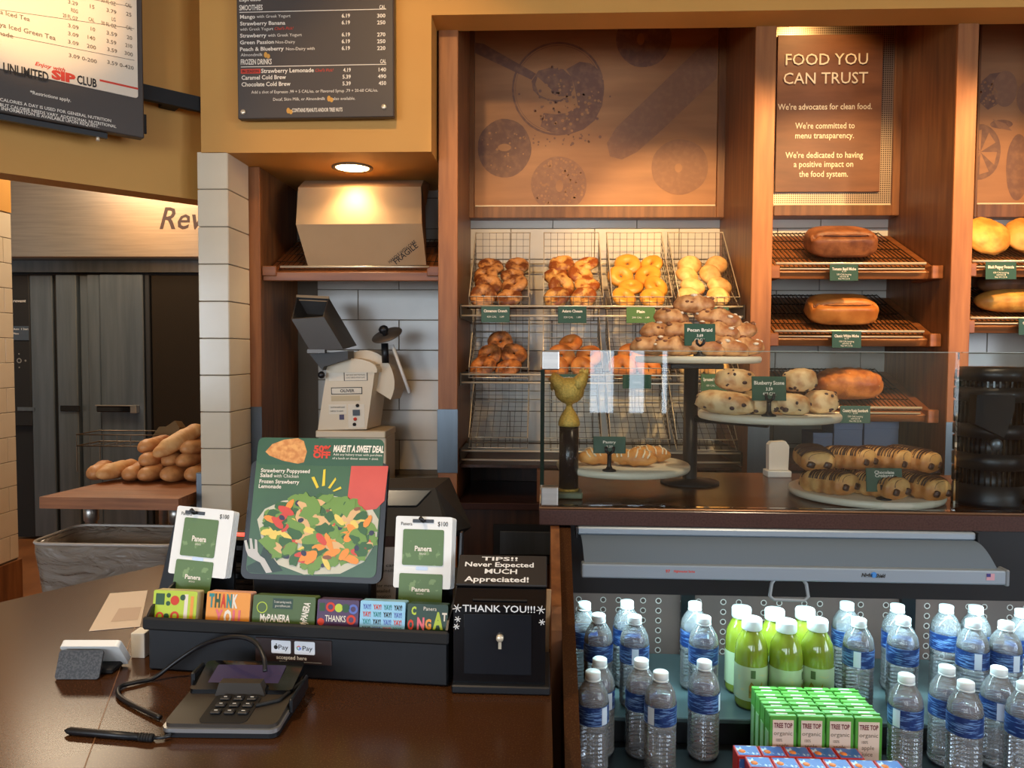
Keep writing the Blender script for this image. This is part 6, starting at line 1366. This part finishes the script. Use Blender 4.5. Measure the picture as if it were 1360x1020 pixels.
MB().bbox((U(134), -.07, hz_-.022), (U(186), -.022, hz_+.022), .006).build('door_handle', BLACKG, odoor); MB().bbox((U(179), -.075, hz_-.03), (U(187), -.0205, hz_+.03), .004).build('handle_bracket', STEEL, odoor); MB().bbox((U(133), -.075, hz_+.023), (U(187), -.06, hz_+.032), .002).build('handle_rail', STEEL, odoor)
pc_ = po.sub(-.029); MB().bbox((U(15), .024, po.hit(20, 452)[1]), (U(36.5), .03, po.hit(20, 433)[1]), .002).build('control_screen', mat('oven_screen', C(60, 72, 86), .3), cpan)
MB().ring(U(22.5), po.hit(22, 479)[1], .012, .020, .0285, 20).ring(U(22.5), po.hit(22, 470)[1], .0, .006, .0285, 10).ring(U(31), po.hit(22, 479)[1], .0, .008, .0285, 10).ring(U(22.5), po.hit(22, 488)[1], .0, .006, .0285, 10).build('control_dial', STEEL, cpan)
MB().bbox((U(19), .024, po.hit(20, 546)[1]), (U(42), .029, po.hit(20, 541)[1]), .001).build('panel_strip', STEELD, cpan)
ph = po.sub(.12); lettering(t, mat('ink_brown', C(58, 30, 24), .5), [('Revent', ph.hit(212, 304)[0], ph.hit(212, 304)[1], ph.hit(322, 304)[0]-ph.hit(212, 304)[0], ph.hit(212, 275)[1]-ph.hit(212, 304)[1])], .1212, bold=.01, shear=.3)
lettering(cpan, CHALK, pxi(po, [('revent', 14, 401, 31, 4)]), -.0288, name='panel_lettering', shear=.2)
lettering(cpan, CHALK, pxi(po, [('Auto  1 Start', 15, 438, 35, 2.5), ('Menu', 15, 444, 22, 2.5)]), -.0236, name='screen_lettering')

# ------------------------------------------------------------------ butcher block table with breads
ZB = .93; A = K(52, 660, ZB); Bk = K(110, 640, ZB); d = Bk-A
t = thing('butcher_table', 'butcher block table with steel legs holding the baguettes', 'table', (A.x, A.y, 0))
R_ = Vector((COLX-.03-A.x, 0.0, 0)); D_ = Vector((.10, .62, 0)); 
n_pl = 8
for i in range(n_pl):
    a = D_*(i/n_pl+.0008); b = D_*((i+1)/n_pl-.0008); vs = [a, Vector((R_.x, a.y, 0)), Vector((R_.x, b.y, 0)), b]
    MB().add([v+Vector((0, 0, ZB-.045)) for v in vs]+[v+Vector((0, 0, ZB)) for v in vs], [(3, 2, 1, 0), (4, 5, 6, 7)]+[(k, (k+1) % 4, (k+1) % 4+4, k+4) for k in range(4)]).build('wood_stave', BUTCH, t)
for v in ((.13, .12), (R_.x-.07, .12), (.22, .52), (R_.x-.07, .52)): MB().lathe([(.030, .0), (.030, .01), (.022, .012), (.022, ZB-.12), (.028, ZB-.115), (.028, ZB-.046)], 18, M=Matrix.Translation((v[0], v[1], 0))).build('leg', STEEL, t)
MB().bbox((.1, .1, .2), (R_.x-.05, .55, .22), .003).build('lower_shelf', STEELD, t)
BAG = bread_mat('baguette_crust', C(216, 158, 98), C(150, 84, 40), 13, .36, .62); BAGP = mat('baguette_pale_crust', C(228, 180, 118), .6, noise2=(14, C(200, 140, 80), .4, .65, (1, 1, 1)), bump=(50, .3))
def bag_mesh(sd, L_, r, m):
    def f(d):
        k = 1+.06*noise.noise(Vector((d.x*4+sd*3, d.y, d.z)))
        x = math.copysign(abs(d.x)**.6, d.x)*L_/2; e = (1-abs(x/(L_/2))**3.2); e = max(e, 0)**.5 if abs(d.x) < 1 else 0
        q = Vector((0, d.y, d.z)); q = q.normalized() if q.length > 1e-4 else q
        z = q.z*r*.86*e*k+.004*math.sin(x*50)*(q.z > .3)*e
        return Vector((x, q.y*r*e*k, z if z > 0 else z*.8))
    return MB().sphere(f, 16, 26).mesh('baguette', m) if False else MB().sphere(lambda d: f(Vector((d.z, d.x, d.y))), 16, 26).mesh('baguette', m)
short = [bag_mesh(i, .24, .046, BAG) for i in range(3)]; longp = [bag_mesh(i+5, .44, .045, BAGP) for i in range(2)]
zl4 = [ZB+.034, ZB+.088, ZB+.140, ZB+.190]
bl = [(117, 3.10, 0, 'leftmost on the table board'), (168, 3.09, 0, 'second from left at the front of the board'), (195, 3.08, 0, 'third from left at the front of the board'), (225, 3.08, 0, 'fourth from left at the front of the board'), (254, 3.09, 0, 'beside the tiled column on the board'),
      (193, 3.13, 1, 'left in the second layer'), (219, 3.14, 1, 'middle in the second layer'), (246, 3.13, 1, 'right in the second layer'), (195, 3.18, 2, 'left in the third layer'), (224, 3.18, 2, 'middle in the third layer'), (253, 3.15, 2, 'right in the third layer, end towards the column')]
random.seed(8)
for i, (px, Y, ly, lab) in enumerate(bl):
    p = PY(px, 640, Y); p.z = zl4[ly]; p.y += .10
    o = link('baguette', short[i % 3]); o.location = p; o.rotation_euler = (random.uniform(-.3, .3), 0, RAD(90+random.uniform(-16, 16))); tag(o, 'short brown baguette, %s of the bread pile' % lab, 'bread', 'short baguettes on the butcher block')
for i, (pa_, Ya, pb_, Yb, lab) in enumerate((((133, 648), 3.07, (181, 618), 3.28, 'long pale baguette leaning at the left of the bread pile'), ((207, 604), 3.10, (268, 568), 3.28, 'long pale baguette lying on top of the bread pile'))):
    a = PY(*pa_, Ya); b = PY(*pb_, Yb); a.z = max(a.z, ZB+.036); dv = (b-a); o = link('baguette', longp[i])
    o.matrix_world = Matrix.Translation((a+b)/2) @ dv.to_track_quat('X', 'Z').to_matrix().to_4x4() @ Matrix.Scale(dv.length/.44*1.08, 4, (1, 0, 0)); tag(o, lab, 'bread')
# wire rack with a paper bag behind the bread
p = PY(145, 585, 3.62); q_ = PY(262, 585, 3.62); ztop = PY(200, 570, 3.62).z; zlo = PY(200, 584, 3.62).z
t = thing('wire_rack', 'thin wire rack standing behind the bread pile', 'rack', (p.x, 3.36, ZB)); W_ = q_.x-p.x; g = MB()
for z in (zlo-ZB, ztop-ZB): g.tube([(0, 0, z), (W_, 0, z), (W_, .18, z), (0, .18, z)], .003, 6, closed=True)
for k in range(8): x = W_*k/7; g.wire((x, 0, zlo-ZB), (x, 0, ztop-ZB), .0018); g.wire((x, 0, zlo-ZB), (x, .18, zlo-ZB), .0018)
g.build('wire_frame', BWIRE, t)
for x in (.0, W_):
    for y in (0, .18): MB().wire((x, y, 0), (x, y, zlo-ZB), .003).build('leg', BWIRE, t)
KRAFT = mat('kraft_paper', C(112, 88, 52), .85, bump=(20, .5))
c = PY(218, 584, 3.45); pts = [(198, 584), (240, 583), (238, 562), (232, 553), (220, 561), (211, 561), (203, 573)]
P = [PY(x, y, 3.44)-PY(218, 584, 3.44) for x, y in pts]; n = len(P)
o0 = PY(218, 584, 3.44); o0.z = zlo+.003
o = MB().add(P+[v*.9+Vector((0, .08, 0)) for v in P], [list(range(n)), list(range(2*n-1, n-1, -1))]+[(i, i+n, (i+1) % n+n, (i+1) % n) for i in range(n)]).build('paper_bag', KRAFT, None, o0); tag(o, 'crumpled brown paper bag on the wire rack behind the bread', 'bag')
# ------------------------------------------------------------------ bin with clear liner
ZN = .80; A = K(40, 724, ZN); B = K(232, 722, ZN); Cb = K(78, 699, ZN); pbn = Plane(Vector((A.x, min(A.y, 2.70), 0)), (1, 0, 0), (0, 0, 1)); bwid = (B-A).length+.02; bdep = (pbn.M.inverted() @ Cb).y
t = thing('waste_bin', 'grey waste bin draped in a clear plastic liner behind the counter', 'bin', M=pbn.M)
def rim(z, ins, n=5, N_=0):
    p = rrect(ins, ins, bwid-ins, max(bdep, .25)-ins, .05, n)
    if N_:                                                    # resampled evenly along the outline
        q = p+[p[0]]; Ls = [math.dist(q[i], q[i+1]) for i in range(len(p))]; tot = sum(Ls); out = []
        for k in range(N_):
            s_ = tot*k/N_; i = 0
            while s_ > Ls[i]: s_ -= Ls[i]; i += 1
            f = s_/max(Ls[i], 1e-9); out.append((q[i][0]+(q[i+1][0]-q[i][0])*f, q[i][1]+(q[i+1][1]-q[i][1])*f))
        p = out
    return [(x, y, z) for x, y in p]
BIN = mat('bin_grey', C(92, 80, 66), .6); FILM = glass('liner_film', (.86, .84, .80, 1), 1.5, .25, .42, (.60, .51, .41, 1), (7, (1, 1, 2.6)))
r0 = rim(.01, .05); r1 = rim(ZN-.01, 0); r2 = rim(ZN-.01, .012); r3 = rim(.10, .06); m = len(r0)
q4 = lambda a, b, fl: [(a+i, a+(i+1) % m, b+(i+1) % m, b+i) if not fl else (a+i, b+i, b+(i+1) % m, a+(i+1) % m) for i in range(m)]
MB().add(r0+r1+r2+r3, [list(range(m-1, -1, -1))]+q4(0, m, 0)+q4(m, 2*m, 0)+q4(2*m, 3*m, 0)+[list(range(3*m, 4*m))], 0, False).build('bin_body', BIN, t)
random.seed(2); L_ = []
rows_ = [(ZN-.30, .02, .012), (ZN-.2, .012, .010), (ZN-.1, .004, .008), (ZN-.03, -.004, .004), (ZN, -.004, .002), (ZN+.004, .006, .002), (ZN-.04, .022, .006), (ZN-.12, .03, .012), (ZN-.2, .04, .012)]
pts_ = []
for z, ins, am in rows_:
    for j, (x, y, _) in enumerate(rim(0, ins, 10, 120)):
        k = am*noise.noise(Vector((x*14, y*14, z*9+x*8))); pts_.append((x+k*(1 if x > bwid/2 else -1)*.6, y-abs(k)-.001 if ins < .013 and y < .1 else y+k, z))
m = 120; fs_ = []
for r in range(len(rows_)-1):
    for i in range(m): fs_.append((r*m+i, r*m+(i+1) % m, (r+1)*m+(i+1) % m, (r+1)*m+i))
MB().add(pts_, fs_, 0, True).build('plastic_liner', FILM, t)
MB().tube(rim(ZN+.006, -.004, 8), .006, 8, closed=True).build('liner_roll', glass('liner_rim', (.9, .88, .86, 1), 1.5, .15, .6, (.8, .76, .70, 1)), t)
flush_text()
for f in POST: f()
